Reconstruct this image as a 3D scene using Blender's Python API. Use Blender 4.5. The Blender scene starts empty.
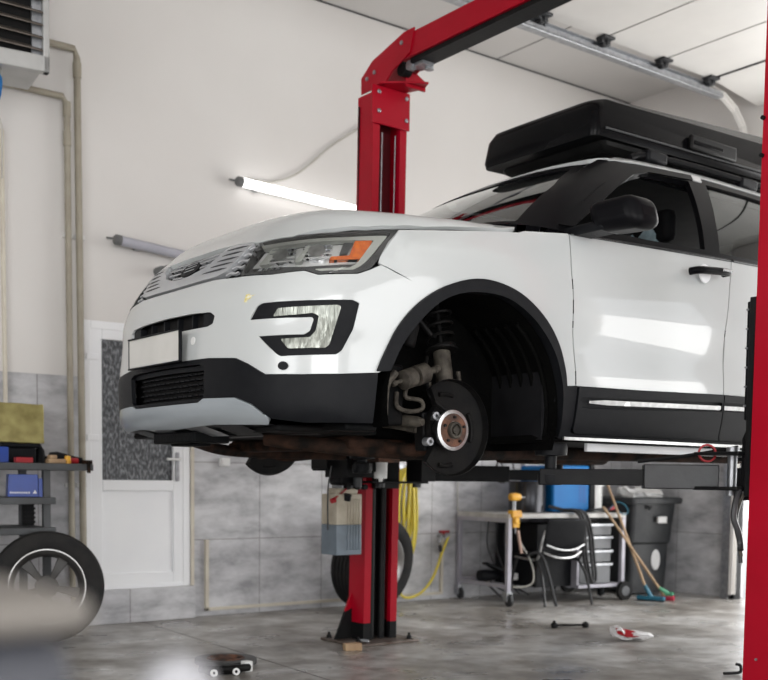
import bpy, bmesh, math, random
import numpy as np
from mathutils import Vector, Matrix
from mathutils.bvhtree import BVHTree
from mathutils.geometry import delaunay_2d_cdt
random.seed(7)
SC = bpy.context.scene
COL = SC.collection
PI = math.pi

# ---------------------------------------------------------------- surfaces of the car body (u back, v sideways, w up)
def nspline(x, Y, xi):
    """natural cubic spline through rows of Y at x, evaluated at xi"""
    n = len(x); h = np.diff(x); A = np.eye(n); B = np.zeros((n,) + Y.shape[1:])
    for i in range(1, n-1):
        A[i, i-1] = h[i-1]; A[i, i] = 2*(h[i-1]+h[i]); A[i, i+1] = h[i]
        B[i] = 6*((Y[i+1]-Y[i])/h[i] - (Y[i]-Y[i-1])/h[i-1])
    M = np.linalg.solve(A, B.reshape(n, -1)).reshape(B.shape)
    k = np.clip(np.searchsorted(x, xi) - 1, 0, n-2)
    t = xi - x[k]; hh = h[k]; sh = (-1,) + (1,)*(Y.ndim-1)
    t = t.reshape(sh); hh = hh.reshape(sh)
    return (M[k]*(hh-t)**3/(6*hh) + M[k+1]*t**3/(6*hh) + (Y[k]/hh - M[k]*hh/6)*(hh-t) + (Y[k+1]/hh - M[k+1]*hh/6)*t)

def chord(P, axis):
    d = np.linalg.norm(np.diff(P, axis=axis), axis=2)
    d = d.mean(axis=1-axis) + 1e-4
    d = d**0.6
    return np.concatenate([[0], np.cumsum(d)])

class Master:
    def __init__(s, P, nu, nv):
        P = np.array(P, float)
        a = chord(P, 0); b = chord(P, 1)
        Q = nspline(a, P, np.linspace(0, a[-1], nu))
        Q = np.moveaxis(nspline(b, np.moveaxis(Q, 1, 0), np.linspace(0, b[-1], nv)), 0, 1)
        G = np.concatenate([Q[:, ::-1] * [1, -1, 1], Q[:, 1:]], axis=1)   # far half, near half
        s.G = G; r, c = G.shape[:2]
        du = np.gradient(G, axis=0); dv = np.gradient(G, axis=1)
        N = np.cross(dv, du); N /= np.linalg.norm(N, axis=2)[..., None] + 1e-9
        s.N = N.reshape(-1, 3); V = G.reshape(-1, 3)
        F = [(i*c+j, i*c+j+1, (i+1)*c+j+1, (i+1)*c+j) for i in range(r-1) for j in range(c-1)]
        s.F = F; s.V = V
        s.bvh = BVHTree.FromPolygons([tuple(p) for p in V], F)
        cen = G.reshape(-1, 3).mean(0)
        o = ((V - cen) * s.N).sum(1)
        if (o < 0).mean() > .5: s.N = -s.N
    def nrm(s, loc, fi):
        loc = np.array(loc); f = list(s.F[fi])
        d = np.linalg.norm(s.V[f] - loc, axis=1)
        wt = 1/(d+1e-4)**2; n = (s.N[f]*wt[:, None]).sum(0)
        return n/np.linalg.norm(n)
    def cast(s, o, d):
        h = s.bvh.ray_cast(Vector(o), Vector(d))
        if h[0] is None:
            # nearest point to the ray at its closest approach to the body
            o = np.array(o); d = np.array(d)
            t = ((s.V - o) @ d); dist = np.linalg.norm(s.V - o - t[:, None]*d, axis=1)
            q = o + d*t[dist.argmin()]
            h = s.bvh.find_nearest(Vector(q))
            return np.array(h[0]), s.nrm(h[0], h[2]), False
        return np.array(h[0]), s.nrm(h[0], h[2]), True

def low_net():
    vs = [0, .3, .5, .65, .78, .87, .93]
    du = [0, .006, .026, .062, .125, .215, .335]
    side = [(-.33, .972), (-.0, .995), (.5, 1.0), (1.2, 1.0), (2.2, 1.0), (3.0, .99), (3.6, .96), (3.92, .85), (4.07, .6), (4.11, 0)]
    rows = []
    #       w    Uf   sidescale cornerfactor
    L = [(.24, -.85, .930, 1.12), (.30, -.935, .960, 1.12), (.42, -.965, .985, 1.15), (.55, -.965, .995, 1.15), (.68, -.955, .985, 1.2),
         (.78, -.950, .985, 1.2), (.86, -.925, .99, 1.22), (.93, -.890, .985, 1.28), (.99, -.850, .975, 1.34)]
    for w, U, ss, cf in L:
        r = [(U + d*cf, v*(.5+.5*ss), w) for v, d in zip(vs, du)]
        for k, (u, v) in enumerate(side):
            ww = w
            if k < 8 and w > .8: ww = w + (w-.8)*.35*min(1, .4+.3*k)
            r.append((u, v*ss, ww))
        rows.append(r)
    E = [(-.80, 0, 1.045), (-.797, .3, 1.045), (-.775, .5, 1.036), (-.705, .655, 1.044), (-.60, .775, 1.060), (-.47, .85, 1.072), (-.36, .888, 1.085), (-.22, .908, 1.10), (0, .925, 1.128),
         (.5, .945, 1.185), (1.2, .95, 1.215), (2.2, .95, 1.24), (3.0, .93, 1.25), (3.6, .89, 1.25), (3.9, .8, 1.2), (4.02, .55, 1.15), (4.05, 0, 1.15)]
    rows.append(E)
    T = [(.2, 0), (.2, .13), (.21, .25), (.22, .38), (.25, .48), (.29, .57), (.33, .65), (.37, .72), (.42, .79), (.5, .84), (1.2, .84), (2.2, .84), (3.0, .84), (3.6, .8), (3.75, .7), (3.85, .45), (3.9, 0)]
    def Hh(u, v):
        c = np.interp(u, [-.85, -.7, -.55, -.4, -.2, 0, .2, .5, 4], [1.055, 1.160, 1.205, 1.228, 1.245, 1.262, 1.275, 1.285, 1.29])
        return c - .10*(abs(v)/.9)**3.2
    for t in (.06, .16, .35, .65, 1.0):
        r = []
        for j, (e, tt) in enumerate(zip(E, T)):
            u = e[0] + (tt[0]-e[0])*t; v = e[1] + (tt[1]-e[1])*t
            h = Hh(u, v) if j < 9 else e[2] + .012*min(1, t*4)
            b = min(1, t/.16)**.6
            r.append((u, v, e[2] + (max(h, e[2]) - e[2])*b))
        rows.append(r)
    return rows

def top_net():
    B = [(.17, 0, 1.22), (.19, .3, 1.22), (.27, .58, 1.22), (.42, .80, 1.215), (.62, .895, 1.20), (1.1, .915, 1.20), (1.8, .915, 1.22), (2.8, .90, 1.23), (3.5, .86, 1.23), (3.85, .6, 1.2), (3.92, 0, 1.2)]
    Hd = [(1.10, 0, 1.715), (1.11, .28, 1.715), (1.135, .5, 1.705), (1.175, .615, 1.698), (1.30, .665, 1.690), (1.6, .68, 1.70), (2.0, .685, 1.71), (2.7, .68, 1.70), (3.3, .66, 1.68), (3.5, .5, 1.68), (3.55, 0, 1.69)]
    R = [(1.35, 0, 1.775), (1.36, .24, 1.772), (1.38, .42, 1.765), (1.42, .53, 1.755), (1.5, .57, 1.755), (1.75, .58, 1.765), (2.1, .58, 1.77), (2.7, .58, 1.765), (3.1, .55, 1.75), (3.25, .4, 1.75), (3.3, 0, 1.75)]
    C = [(2.2, v*.55, 1.795-.03*v*v) for v in (0, .1, .2, .3, .4, .45, .5, .45, .3, .15, 0)]
    C = [(1.9+.06*j, v*.3, 1.795) for j, v in enumerate((0, .3, .6, .8, .9, 1, 1, .9, .6, .3, 0))]
    rows = [B]
    for t, bul in ((.33, .022), (.66, .022), (1, 0)):
        r = []
        for b, h in zip(B, Hd):
            b = np.array(b); h = np.array(h); p = b + (h-b)*t
            o = np.array([-.5 if b[0] < .4 else 0, 1 if b[1] > .3 else 0, .5]); r.append(tuple(p + o*bul))
        rows.append(r)
    rows.append([tuple(np.array(h)*.6 + np.array(r)*.4 + (0, 0, .018)) for h, r in zip(Hd, R)])
    rows += [R, C]
    return rows
LOW = Master(low_net(), 150, 260)
TOP = Master(top_net(), 90, 160)
# ---------------------------------------------------------------- materials
MATS = {}
def ramp(nt, fac, stops):
    r = nt.nodes.new('ShaderNodeValToRGB'); e = r.color_ramp.elements
    e[0].position, e[0].color = stops[0][0], (*stops[0][1], 1)
    e[1].position, e[1].color = stops[-1][0], (*stops[-1][1], 1)
    for p, c in stops[1:-1]:
        x = e.new(p); x.color = (*c, 1)
    nt.links.new(fac, r.inputs[0]); return r.outputs[0]
def mat(name, c, rough=.5, metal=0, c2=None, scale=6, detail=4, coat=0, bump=0, bscale=None, spec=.5, stretch=None, emit=0, lo=.35, hi=.65):
    m = bpy.data.materials.new(name); m.use_nodes = True; nt = m.node_tree; b = nt.nodes['Principled BSDF']
    b.inputs['Roughness'].default_value = rough; b.inputs['Metallic'].default_value = metal
    b.inputs['Specular IOR Level'].default_value = spec
    if coat: b.inputs['Coat Weight'].default_value = coat; b.inputs['Coat Roughness'].default_value = .03
    if c2 is None: c2 = tuple(x*.9 for x in c)
    tc = nt.nodes.new('ShaderNodeTexCoord'); mp = nt.nodes.new('ShaderNodeMapping')
    nt.links.new(tc.outputs['Object'], mp.inputs[0])
    if stretch: mp.inputs['Scale'].default_value = stretch
    n = nt.nodes.new('ShaderNodeTexNoise'); n.inputs['Scale'].default_value = scale; n.inputs['Detail'].default_value = detail
    nt.links.new(mp.outputs[0], n.inputs['Vector'])
    nt.links.new(ramp(nt, n.outputs[0], [(lo, c), (hi, c2)]), b.inputs['Base Color'])
    if bump:
        n2 = nt.nodes.new('ShaderNodeTexNoise'); n2.inputs['Scale'].default_value = bscale or scale*8; n2.inputs['Detail'].default_value = 3
        nt.links.new(mp.outputs[0], n2.inputs['Vector'])
        bp = nt.nodes.new('ShaderNodeBump'); bp.inputs['Strength'].default_value = bump; bp.inputs['Distance'].default_value = .01
        nt.links.new(n2.outputs[0], bp.inputs['Height']); nt.links.new(bp.outputs[0], b.inputs['Normal'])
    if emit:
        b.inputs['Emission Color'].default_value = (1, .99, .97, 1); b.inputs['Emission Strength'].default_value = emit
    MATS[name] = m; return m
def glass(name, tint, refl=.06, rough=.0, extra=0):
    m = bpy.data.materials.new(name); m.use_nodes = True; nt = m.node_tree
    out = nt.nodes['Material Output']; nt.nodes.remove(nt.nodes['Principled BSDF'])
    t = nt.nodes.new('ShaderNodeBsdfTransparent'); t.inputs[0].default_value = (*tint, 1)
    g = nt.nodes.new('ShaderNodeBsdfGlossy'); g.inputs['Roughness'].default_value = rough; g.inputs[0].default_value = (.95, .97, .97, 1)
    f = nt.nodes.new('ShaderNodeFresnel'); f.inputs[0].default_value = 1.5
    mx = nt.nodes.new('ShaderNodeMixShader')
    ad = nt.nodes.new('ShaderNodeMath'); ad.operation = 'ADD'; ad.inputs[1].default_value = extra; ad.use_clamp = True
    nt.links.new(f.outputs[0], ad.inputs[0]); nt.links.new(ad.outputs[0], mx.inputs[0])
    nt.links.new(t.outputs[0], mx.inputs[1]); nt.links.new(g.outputs[0], mx.inputs[2]); nt.links.new(mx.outputs[0], out.inputs[0])
    MATS[name] = m; return m

paint = mat('white car paint', (.50, .52, .52), .28, 0, (.488, .508, .51), 2, coat=.9)
blackgloss = mat('gloss black', (.004, .004, .005), .3, 0, (.006, .006, .007), 3, spec=.06)
blackplas = mat('black textured plastic', (.0055, .006, .0075), .45, 0, (.0075, .008, .0095), 20, spec=.12, bump=.15, bscale=300)
blackmatt = mat('matt black', (.004, .004, .004), .8, 0, (.008, .007, .007), 9, spec=.25)
underblack = mat('undertray black', (.003, .0035, .004), .6, 0, (.006, .0055, .0055), 5, bump=.3, spec=.08)
liner = mat('wheel arch felt', (.0015, .0015, .0015), .9, 0, (.003, .003, .0028), 7, spec=.04, bump=.5, bscale=60)
rust = mat('rusty steel', (.16, .07, .04), .7, .2, (.04, .025, .02), 18, bump=.4)
rustdark = mat('rusty dark pipe', (.042, .022, .015), .8, .1, (.008, .007, .006), 14, bump=.4, spec=.08)
castiron = mat('dirty cast metal', (.095, .085, .070), .6, .3, (.035, .03, .025), 22, bump=.3, spec=.25)
shieldm = mat('dark brake shield', (.0035, .0035, .004), .55, 0, (.008, .0075, .007), 12, bump=.2, spec=.12)
satin = mat('satin silver grille bar', (.55, .56, .58), .28, .45, (.50, .51, .53), 9)
chrome = mat('chrome', (.75, .76, .78), .12, 1, (.68, .69, .71), 4)
brushed = mat('bright steel', (.6, .6, .6), .3, 1, (.45, .45, .45), 30)
silver = mat('silver skid paint', (.40, .44, .47), .3, .4, (.38, .42, .45), 4, coat=.4)
platem = mat('pale number plate', (.62, .61, .58), .35, 0, (.57, .56, .53), 6)
lamphouse = mat('lamp housing', (.74, .75, .74), .3, .3, (.60, .61, .60), 8)
lampdark = mat('lamp dark bezel', (.05, .055, .055), .25, 0, (.08, .08, .08), 15)
drl = mat('frosted light guide', (.50, .52, .48), .35, 0, (.46, .48, .44), 5)
orange = mat('amber reflector', (.85, .20, .02), .25, 0, (.6, .10, .01), 30, spec=.6)
cover = glass('clear lamp cover', (.97, .97, .97), rough=.02)
foggl = mat('ribbed fog lens', (.40, .42, .38), .2, .5, (.16, .17, .15), 9, stretch=(6, 6, .8), bump=.8, bscale=14)
winglass = glass('windscreen glass', (.66, .72, .70), rough=.0, extra=.12)
tintglass = glass('tinted side glass', (.10, .11, .11), rough=.0, extra=.0)
interior = mat('dark upholstery', (.004, .004, .005), .8, 0, (.008, .008, .009), 9, spec=.15)
film = mat('thin seat cover film', (.22, .30, .33), .25, 0, (.10, .14, .16), 8)
red = mat('red lift paint', (.38, .001, .015), .4, 0, (.33, .001, .012), 3, spec=.22)
blacksteel = mat('black steel', (.005, .005, .006), .5, 0, (.009, .009, .009), 8, bump=.1, spec=.15)
greysteel = mat('dark grey steel', (.035, .038, .041), .5, .1, (.020, .020, .022), 6, bump=.1)
galv = mat('galvanised steel', (.42, .43, .45), .38, .8, (.30, .31, .33), 25)
tank = mat('cream oil tank', (.50, .45, .36), .5, 0, (.38, .33, .25), 9)
oil = mat('grey blue oil filled tank', (.17, .21, .25), .4, 0, (.13, .16, .19), 9)
rubber = mat('tyre rubber', (.011, .011, .012), .75, 0, (.020, .019, .018), 10, bump=.2, spec=.25)
alloy = mat('alloy wheel', (.42, .42, .42), .35, .7, (.32, .31, .30), 6)
pvc = mat('white door plastic', (.86, .87, .88), .3, 0, (.83, .84, .86), 3)
beige = mat('beige conduit', (.33, .30, .235), .5, 0, (.28, .25, .195), 8)
cream = mat('cream trunking', (.62, .58, .48), .5, 0, (.55, .50, .42), 8)
whiteplas = mat('white plastic', (.75, .75, .74), .4, 0, (.68, .68, .67), 5)
greylid = mat('dim tube diffuser', (.42, .42, .47), .4, 0, (.38, .38, .43), 5)
greyend = mat('grey plastic', (.16, .17, .17), .5, 0, (.12, .12, .12), 9)
tube_on = mat('lit tube', (.9, .9, .9), .4, 0, None, 2, emit=4)
yellow = mat('yellow hose', (.75, .62, .07), .4, 0, (.60, .48, .05), 9)
yelclamp = mat('yellow clamp paint', (.80, .42, .01), .35, 0, (.60, .28, .01), 12)
blue = mat('welder blue', (.004, .15, .42), .45, 0, (.004, .13, .38), 4, spec=.25)
darkblue = mat('dark blue box', (.01, .05, .30), .4, 0, (.01, .04, .24), 6)
tabletop = mat('pale worktop', (.52, .51, .49), .45, 0, (.38, .37, .35), 8)
legpaint = mat('lilac grey frame paint', (.40, .39, .44), .45, .2, (.34, .33, .37), 6)
drawerm = mat('grey drawer front', (.15, .155, .165), .45, .1, (.11, .115, .12), 5)
binm = mat('dark bin plastic', (.010, .012, .015), .42, 0, (.03, .032, .034), 5, bump=.2)
paper = mat('white paper', (.72, .72, .71), .7, 0, (.62, .62, .62), 5)
wood = mat('pale wood', (.42, .29, .17), .6, 0, (.33, .21, .12), 14, stretch=(1, 1, .2))
teal = mat('teal plastic', (.01, .13, .20), .4, 0, (.01, .10, .16), 6)
crimson = mat('crimson bristles', (.40, .02, .05), .8, 0, (.25, .01, .03), 30)
green = mat('green plastic', (.05, .25, .14), .5, 0, (.04, .2, .1), 6)
cable = mat('black cable', (.012, .012, .014), .4, 0, (.02, .02, .022), 9)
palecable = mat('pale cable', (.45, .44, .40), .5, 0, (.4, .38, .34), 9)
gold = mat('tarnished gold tin', (.42, .37, .15), .38, .3, (.26, .22, .08), 11)
heater = mat('heater casing', (.48, .48, .47), .4, .3, (.42, .42, .41), 6)
louvre = mat('brown louvre', (.13, .11, .095), .5, .2, (.10, .085, .07), 9)
shelfm = mat('grey shelf steel', (.085, .09, .095), .5, .3, (.06, .062, .065), 6)
blur_grey = mat('grey machine paint', (.05, .052, .062), .6, 0, (.04, .042, .052), 3)
blur_top = mat('dusty machine top', (.16, .145, .13), .6, 0, (.13, .12, .11), 3)
blur_white = mat('white cap', (.30, .30, .32), .5, 0, (.28, .28, .30), 3)
redplas = mat('red plastic', (.36, .012, .02), .4, 0, (.28, .01, .015), 9)
bag = mat('crumpled plastic bag', (.78, .77, .77), .3, 0, (.66, .65, .65), 12, bump=.5)
panelw = mat('white door panel', (.66, .645, .62), .42, 0, (.62, .605, .585), 2.5, bump=.0)
boxblack = mat('roof box black', (.003, .003, .0035), .2, 0, (.004, .004, .005), 3, spec=.09)
boxbase = mat('roof box tray', (.005, .005, .005), .45, 0, (.008, .008, .008), 9, bump=.1, spec=.2)

def walls_mat():
    m = bpy.data.materials.new('plaster over grey tiles'); m.use_nodes = True; nt = m.node_tree; b = nt.nodes['Principled BSDF']; L = nt.links.new
    g = nt.nodes.new('ShaderNodeNewGeometry'); sp = nt.nodes.new('ShaderNodeSeparateXYZ'); L(g.outputs['Position'], sp.inputs[0])
    # horizontal coordinate: x + y works on both wall directions
    add = nt.nodes.new('ShaderNodeMath'); L(sp.outputs[0], add.inputs[0]); L(sp.outputs[1], add.inputs[1])
    cb = nt.nodes.new('ShaderNodeCombineXYZ'); L(add.outputs[0], cb.inputs[0]); L(sp.outputs[2], cb.inputs[1])
    n = nt.nodes.new('ShaderNodeTexNoise'); n.inputs['Scale'].default_value = 3.4; n.inputs['Detail'].default_value = 9; n.inputs['Roughness'].default_value = .62; n.inputs['Distortion'].default_value = .15
    mp = nt.nodes.new('ShaderNodeMapping'); mp.inputs['Scale'].default_value = (.8, 1.7, 1); L(cb.outputs[0], mp.inputs[0]); L(mp.outputs[0], n.inputs['Vector'])
    tile = ramp(nt, n.outputs[0], [(.34, (.30, .30, .312)), (.48, (.46, .46, .475)), (.64, (.62, .62, .635))])
    br = nt.nodes.new('ShaderNodeTexBrick'); br.offset = 0; br.squash = 1
    mp2 = nt.nodes.new('ShaderNodeMapping'); mp2.inputs['Location'].default_value = (-12.072+.0, 0, 0); L(cb.outputs[0], mp2.inputs[0]); L(mp2.outputs[0], br.inputs['Vector'])
    br.inputs['Scale'].default_value = 1; br.inputs['Mortar Size'].default_value = .0035; br.inputs['Mortar Smooth'].default_value = .2
    br.inputs['Brick Width'].default_value = .6; br.inputs['Row Height'].default_value = .6
    br.inputs['Color1'].default_value = (1, 1, 1, 1); br.inputs['Color2'].default_value = (.93, .93, .94, 1); br.inputs['Mortar'].default_value = (.42, .40, .38, 1)
    mul = nt.nodes.new('ShaderNodeMix'); mul.data_type = 'RGBA'; mul.blend_type = 'MULTIPLY'; mul.inputs[0].default_value = 1
    L(tile, mul.inputs[6]); L(br.outputs[0], mul.inputs[7])
    n2 = nt.nodes.new('ShaderNodeTexNoise'); n2.inputs['Scale'].default_value = .8; n2.inputs['Detail'].default_value = 5; L(g.outputs['Position'], n2.inputs['Vector'])
    pl = ramp(nt, n2.outputs[0], [(.3, (.635, .612, .59)), (.7, (.68, .66, .64))])
    gt = nt.nodes.new('ShaderNodeMath'); gt.operation = 'GREATER_THAN'; gt.inputs[1].default_value = 1.79; L(sp.outputs[2], gt.inputs[0])
    mx = nt.nodes.new('ShaderNodeMix'); mx.data_type = 'RGBA'; L(gt.outputs[0], mx.inputs[0]); L(mul.outputs[2], mx.inputs[6]); L(pl, mx.inputs[7])
    L(mx.outputs[2], b.inputs['Base Color'])
    rr = nt.nodes.new('ShaderNodeMapRange'); L(gt.outputs[0], rr.inputs[0]); rr.inputs[3].default_value = .38; rr.inputs[4].default_value = .85; L(rr.outputs[0], b.inputs['Roughness'])
    return m
def floor_mat():
    m = bpy.data.materials.new('polished concrete'); m.use_nodes = True; nt = m.node_tree; b = nt.nodes['Principled BSDF']; L = nt.links.new
    g = nt.nodes.new('ShaderNodeNewGeometry')
    n = nt.nodes.new('ShaderNodeTexNoise'); n.inputs['Scale'].default_value = 1.1; n.inputs['Detail'].default_value = 9; n.inputs['Roughness'].default_value = .66; n.inputs['Distortion'].default_value = .35
    L(g.outputs['Position'], n.inputs['Vector'])
    c1 = ramp(nt, n.outputs[0], [(.33, (.14, .125, .11)), (.45, (.27, .255, .235)), (.53, (.40, .39, .375)), (.64, (.56, .555, .54))])
    n2 = nt.nodes.new('ShaderNodeTexNoise'); n2.inputs['Scale'].default_value = 7; n2.inputs['Detail'].default_value = 8; L(g.outputs['Position'], n2.inputs['Vector'])
    c2 = ramp(nt, n2.outputs[0], [(.35, (.72, .70, .68)), (.6, (1.05, 1.05, 1.05))])
    mul = nt.nodes.new('ShaderNodeMix'); mul.data_type = 'RGBA'; mul.blend_type = 'MULTIPLY'; mul.inputs[0].default_value = 1; L(c1, mul.inputs[6]); L(c2, mul.inputs[7])
    # saw cut joints: thin dark lines, one family of parallels 5 m apart
    dt = nt.nodes.new('ShaderNodeVectorMath'); dt.operation = 'DOT_PRODUCT'; dt.inputs[1].default_value = JN; L(g.outputs['Position'], dt.inputs[0])
    ad = nt.nodes.new('ShaderNodeMath'); ad.operation = 'ADD'; ad.inputs[1].default_value = 50.0 - JC + .009; L(dt.outputs['Value'], ad.inputs[0])
    md = nt.nodes.new('ShaderNodeMath'); md.operation = 'MODULO'; md.inputs[1].default_value = 5.0; L(ad.outputs[0], md.inputs[0])
    ls = nt.nodes.new('ShaderNodeMath'); ls.operation = 'LESS_THAN'; ls.inputs[1].default_value = .018; L(md.outputs[0], ls.inputs[0])
    m2 = nt.nodes.new('ShaderNodeMix'); m2.data_type = 'RGBA'; L(ls.outputs[0], m2.inputs[0]); L(mul.outputs[2], m2.inputs[6]); m2.inputs[7].default_value = (.09, .08, .07, 1)
    L(m2.outputs[2], b.inputs['Base Color'])
    n3 = nt.nodes.new('ShaderNodeTexNoise'); n3.inputs['Scale'].default_value = 2.3; n3.inputs['Detail'].default_value = 6; L(g.outputs['Position'], n3.inputs['Vector'])
    rr = nt.nodes.new('ShaderNodeMapRange'); L(n3.outputs[0], rr.inputs[0]); rr.inputs[1].default_value = .35; rr.inputs[2].default_value = .65; rr.inputs[3].default_value = .22; rr.inputs[4].default_value = .5; L(rr.outputs[0], b.inputs['Roughness'])
    b.inputs['Specular IOR Level'].default_value = .55
    return m
JN, JC = (.9977, -.0678, 0), 2.948
def ceil_mat():
    m = mat('ceiling sandwich panels', (.60, .585, .57), .6, 0, (.56, .545, .53), 1.2); return m

# ---------------------------------------------------------------- mesh helpers
def link(name, bm, m, parent=None, smooth=True, bevel=0, loc=None):
    me = bpy.data.meshes.new(name); bmesh.ops.recalc_face_normals(bm, faces=bm.faces); bm.to_mesh(me); bm.free()
    ms = m if isinstance(m, (list, tuple)) else [m]
    for k in ms: me.materials.append(k)
    if smooth:
        for p in me.polygons: p.use_smooth = True
        me.set_sharp_from_angle(angle=math.radians(38))
    o = bpy.data.objects.new(name, me); COL.objects.link(o)
    if parent: o.parent = parent
    if loc: o.location = loc
    if bevel:
        b = o.modifiers.new('b', 'BEVEL'); b.width = bevel; b.segments = 2; b.limit_method = 'ANGLE'; b.angle_limit = .6; b.harden_normals = False
    return o
def tag(o, label, cat, group=None):
    o['label'] = label; o['category'] = cat
    if group: o['group'] = group
    return o
def thing(name, label, cat, loc=(0, 0, 0), rz=0, group=None):
    o = bpy.data.objects.new(name, None); COL.objects.link(o); o.empty_display_size = .1
    o.location = loc; o.rotation_euler = (0, 0, rz); return tag(o, label, cat, group)
def box(bm, x0, x1, y0, y1, z0, z1, mi=0):
    v = [bm.verts.new((x, y, z)) for z in (z0, z1) for y in (y0, y1) for x in (x0, x1)]
    for f in ((0, 1, 3, 2), (4, 6, 7, 5), (0, 4, 5, 1), (2, 3, 7, 6), (0, 2, 6, 4), (1, 5, 7, 3)):
        bm.faces.new([v[i] for i in f]).material_index = mi
    return v
def obox(bm, c, ax, ay, sx, sy, sz):
    """oriented box: centre, unit x axis (in any direction), unit y axis"""
    ax = Vector(ax).normalized(); ay = Vector(ay); ay = (ay - ax*ay.dot(ax)).normalized(); az = ax.cross(ay); c = Vector(c)
    v = [bm.verts.new(c + ax*(i*sx/2) + ay*(j*sy/2) + az*(k*sz/2)) for k in (-1, 1) for j in (-1, 1) for i in (-1, 1)]
    for f in ((0, 1, 3, 2), (4, 6, 7, 5), (0, 4, 5, 1), (2, 3, 7, 6), (0, 2, 6, 4), (1, 5, 7, 3)): bm.faces.new([v[i] for i in f])
    return v
def frame_of(d):
    d = Vector(d).normalized(); a = Vector((0, 0, 1)) if abs(d.z) < .9 else Vector((1, 0, 0))
    x = d.cross(a).normalized(); return x, d.cross(x).normalized(), d
def lathe(bm, o, axis, prof, seg=32, cap=True):
    """prof: list of (distance along axis, radius)"""
    x, y, d = frame_of(axis); o = Vector(o); rings = []
    for t, r in prof:
        if r < 1e-6: rings.append([bm.verts.new(o + d*t)])
        else: rings.append([bm.verts.new(o + d*t + (x*math.cos(2*PI*k/seg) + y*math.sin(2*PI*k/seg))*r) for k in range(seg)])
    for a, b in zip(rings, rings[1:]):
        for k in range(seg):
            k2 = (k+1) % seg
            if len(a) == 1 and len(b) == 1: continue
            if len(a) == 1: bm.faces.new((a[0], b[k], b[k2]))
            elif len(b) == 1: bm.faces.new((a[k], b[0], a[k2]))
            else: bm.faces.new((a[k], b[k], b[k2], a[k2]))
    if cap:
        for r in (rings[0], rings[-1]):
            if len(r) > 2: bm.faces.new(r)
def cyl(bm, p0, p1, r, r2=None, seg=20):
    p0 = Vector(p0); p1 = Vector(p1); lathe(bm, p0, p1-p0, [(0, r), ((p1-p0).length, r if r2 is None else r2)], seg)
def smooth_path(pts, n=6):
    P = [Vector(p) for p in pts]; out = []
    Q = [P[0]*2-P[1]] + P + [P[-1]*2-P[-2]]
    for i in range(len(P)-1):
        a, b, c, d = Q[i:i+4]
        for k in range(n):
            t = k/n; out.append(.5*((2*b) + (c-a)*t + (2*a-5*b+4*c-d)*t*t + (3*b-3*c+d-a)*t**3))
    out.append(P[-1]); return out
def tube(bm, pts, r, seg=10, n=6, closed=False):
    P = smooth_path(pts, n) if n > 1 else [Vector(p) for p in pts]
    prev = None; rings = []
    for i, p in enumerate(P):
        t = (P[min(i+1, len(P)-1)] - P[max(i-1, 0)]).normalized()
        if prev is None: x, y, _ = frame_of(t)
        else:
            x = (prev - t*prev.dot(t)).normalized(); y = t.cross(x)
        prev = x
        rings.append([bm.verts.new(p + (x*math.cos(2*PI*k/seg) + y*math.sin(2*PI*k/seg))*r) for k in range(seg)])
    for a, b in zip(rings, rings[1:]):
        for k in range(seg): bm.faces.new((a[k], a[(k+1) % seg], b[(k+1) % seg], b[k]))
    bm.faces.new(rings[0]); bm.faces.new(rings[-1])
def prism(bm, pts, f, d0, d1):
    """polygon pts (a,b) mapped by f(a,b,d) and extruded from d0 to d1"""
    A = [bm.verts.new(f(a, b, d0)) for a, b in pts]; B = [bm.verts.new(f(a, b, d1)) for a, b in pts]
    bm.faces.new(A); bm.faces.new(B)
    for i in range(len(pts)):
        j = (i+1) % len(pts); bm.faces.new((A[i], A[j], B[j], B[i]))
def hull_tri(bm, ngons=True):
    bmesh.ops.triangulate(bm, faces=[f for f in bm.faces if len(f.verts) > 4])
def NB(): return bmesh.new()
def part(name, m, parent, fn, *a, **k):
    bm = NB(); fn(bm, *a); return link(name, bm, m, parent, **k)
XZ = lambda a, b, d: Vector((a, d, b))
YZ = lambda a, b, d: Vector((d, a, b))
XY = lambda a, b, d: Vector((a, b, d))

# ---------------------------------------------------------------- panels cut from the body surface
def inside(p, poly):
    x, y = p; c = False; j = len(poly)-1
    for i in range(len(poly)):
        xi, yi = poly[i]; xj, yj = poly[j]
        if (yi > y) != (yj > y) and x < (xj-xi)*(y-yi)/(yj-yi)+xi: c = not c
        j = i
    return c
def dense(poly, h):
    out = []
    for i in range(len(poly)):
        a = poly[i]; b = poly[(i+1) % len(poly)]; d = math.hypot(b[0]-a[0], b[1]-a[1]); n = max(1, int(math.ceil(d/h)))
        for k in range(n): out.append((a[0]+(b[0]-a[0])*k/n, a[1]+(b[1]-a[1])*k/n))
    return out
def rounded(poly, r, only=None):
    out = []; n = len(poly)
    for i in range(n):
        p = Vector(poly[i]); a = Vector(poly[i-1]); b = Vector(poly[(i+1) % n])
        la = (a-p).length; lb = (b-p).length; q = min(r, la*.45, lb*.45)
        p0 = p + (a-p).normalized()*q; p1 = p + (b-p).normalized()*q
        for t in (0, .33, .67, 1): out.append(tuple(p0*(1-t)**2 + p*2*t*(1-t) + p1*t*t))
    return out
K = PI/180
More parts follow.
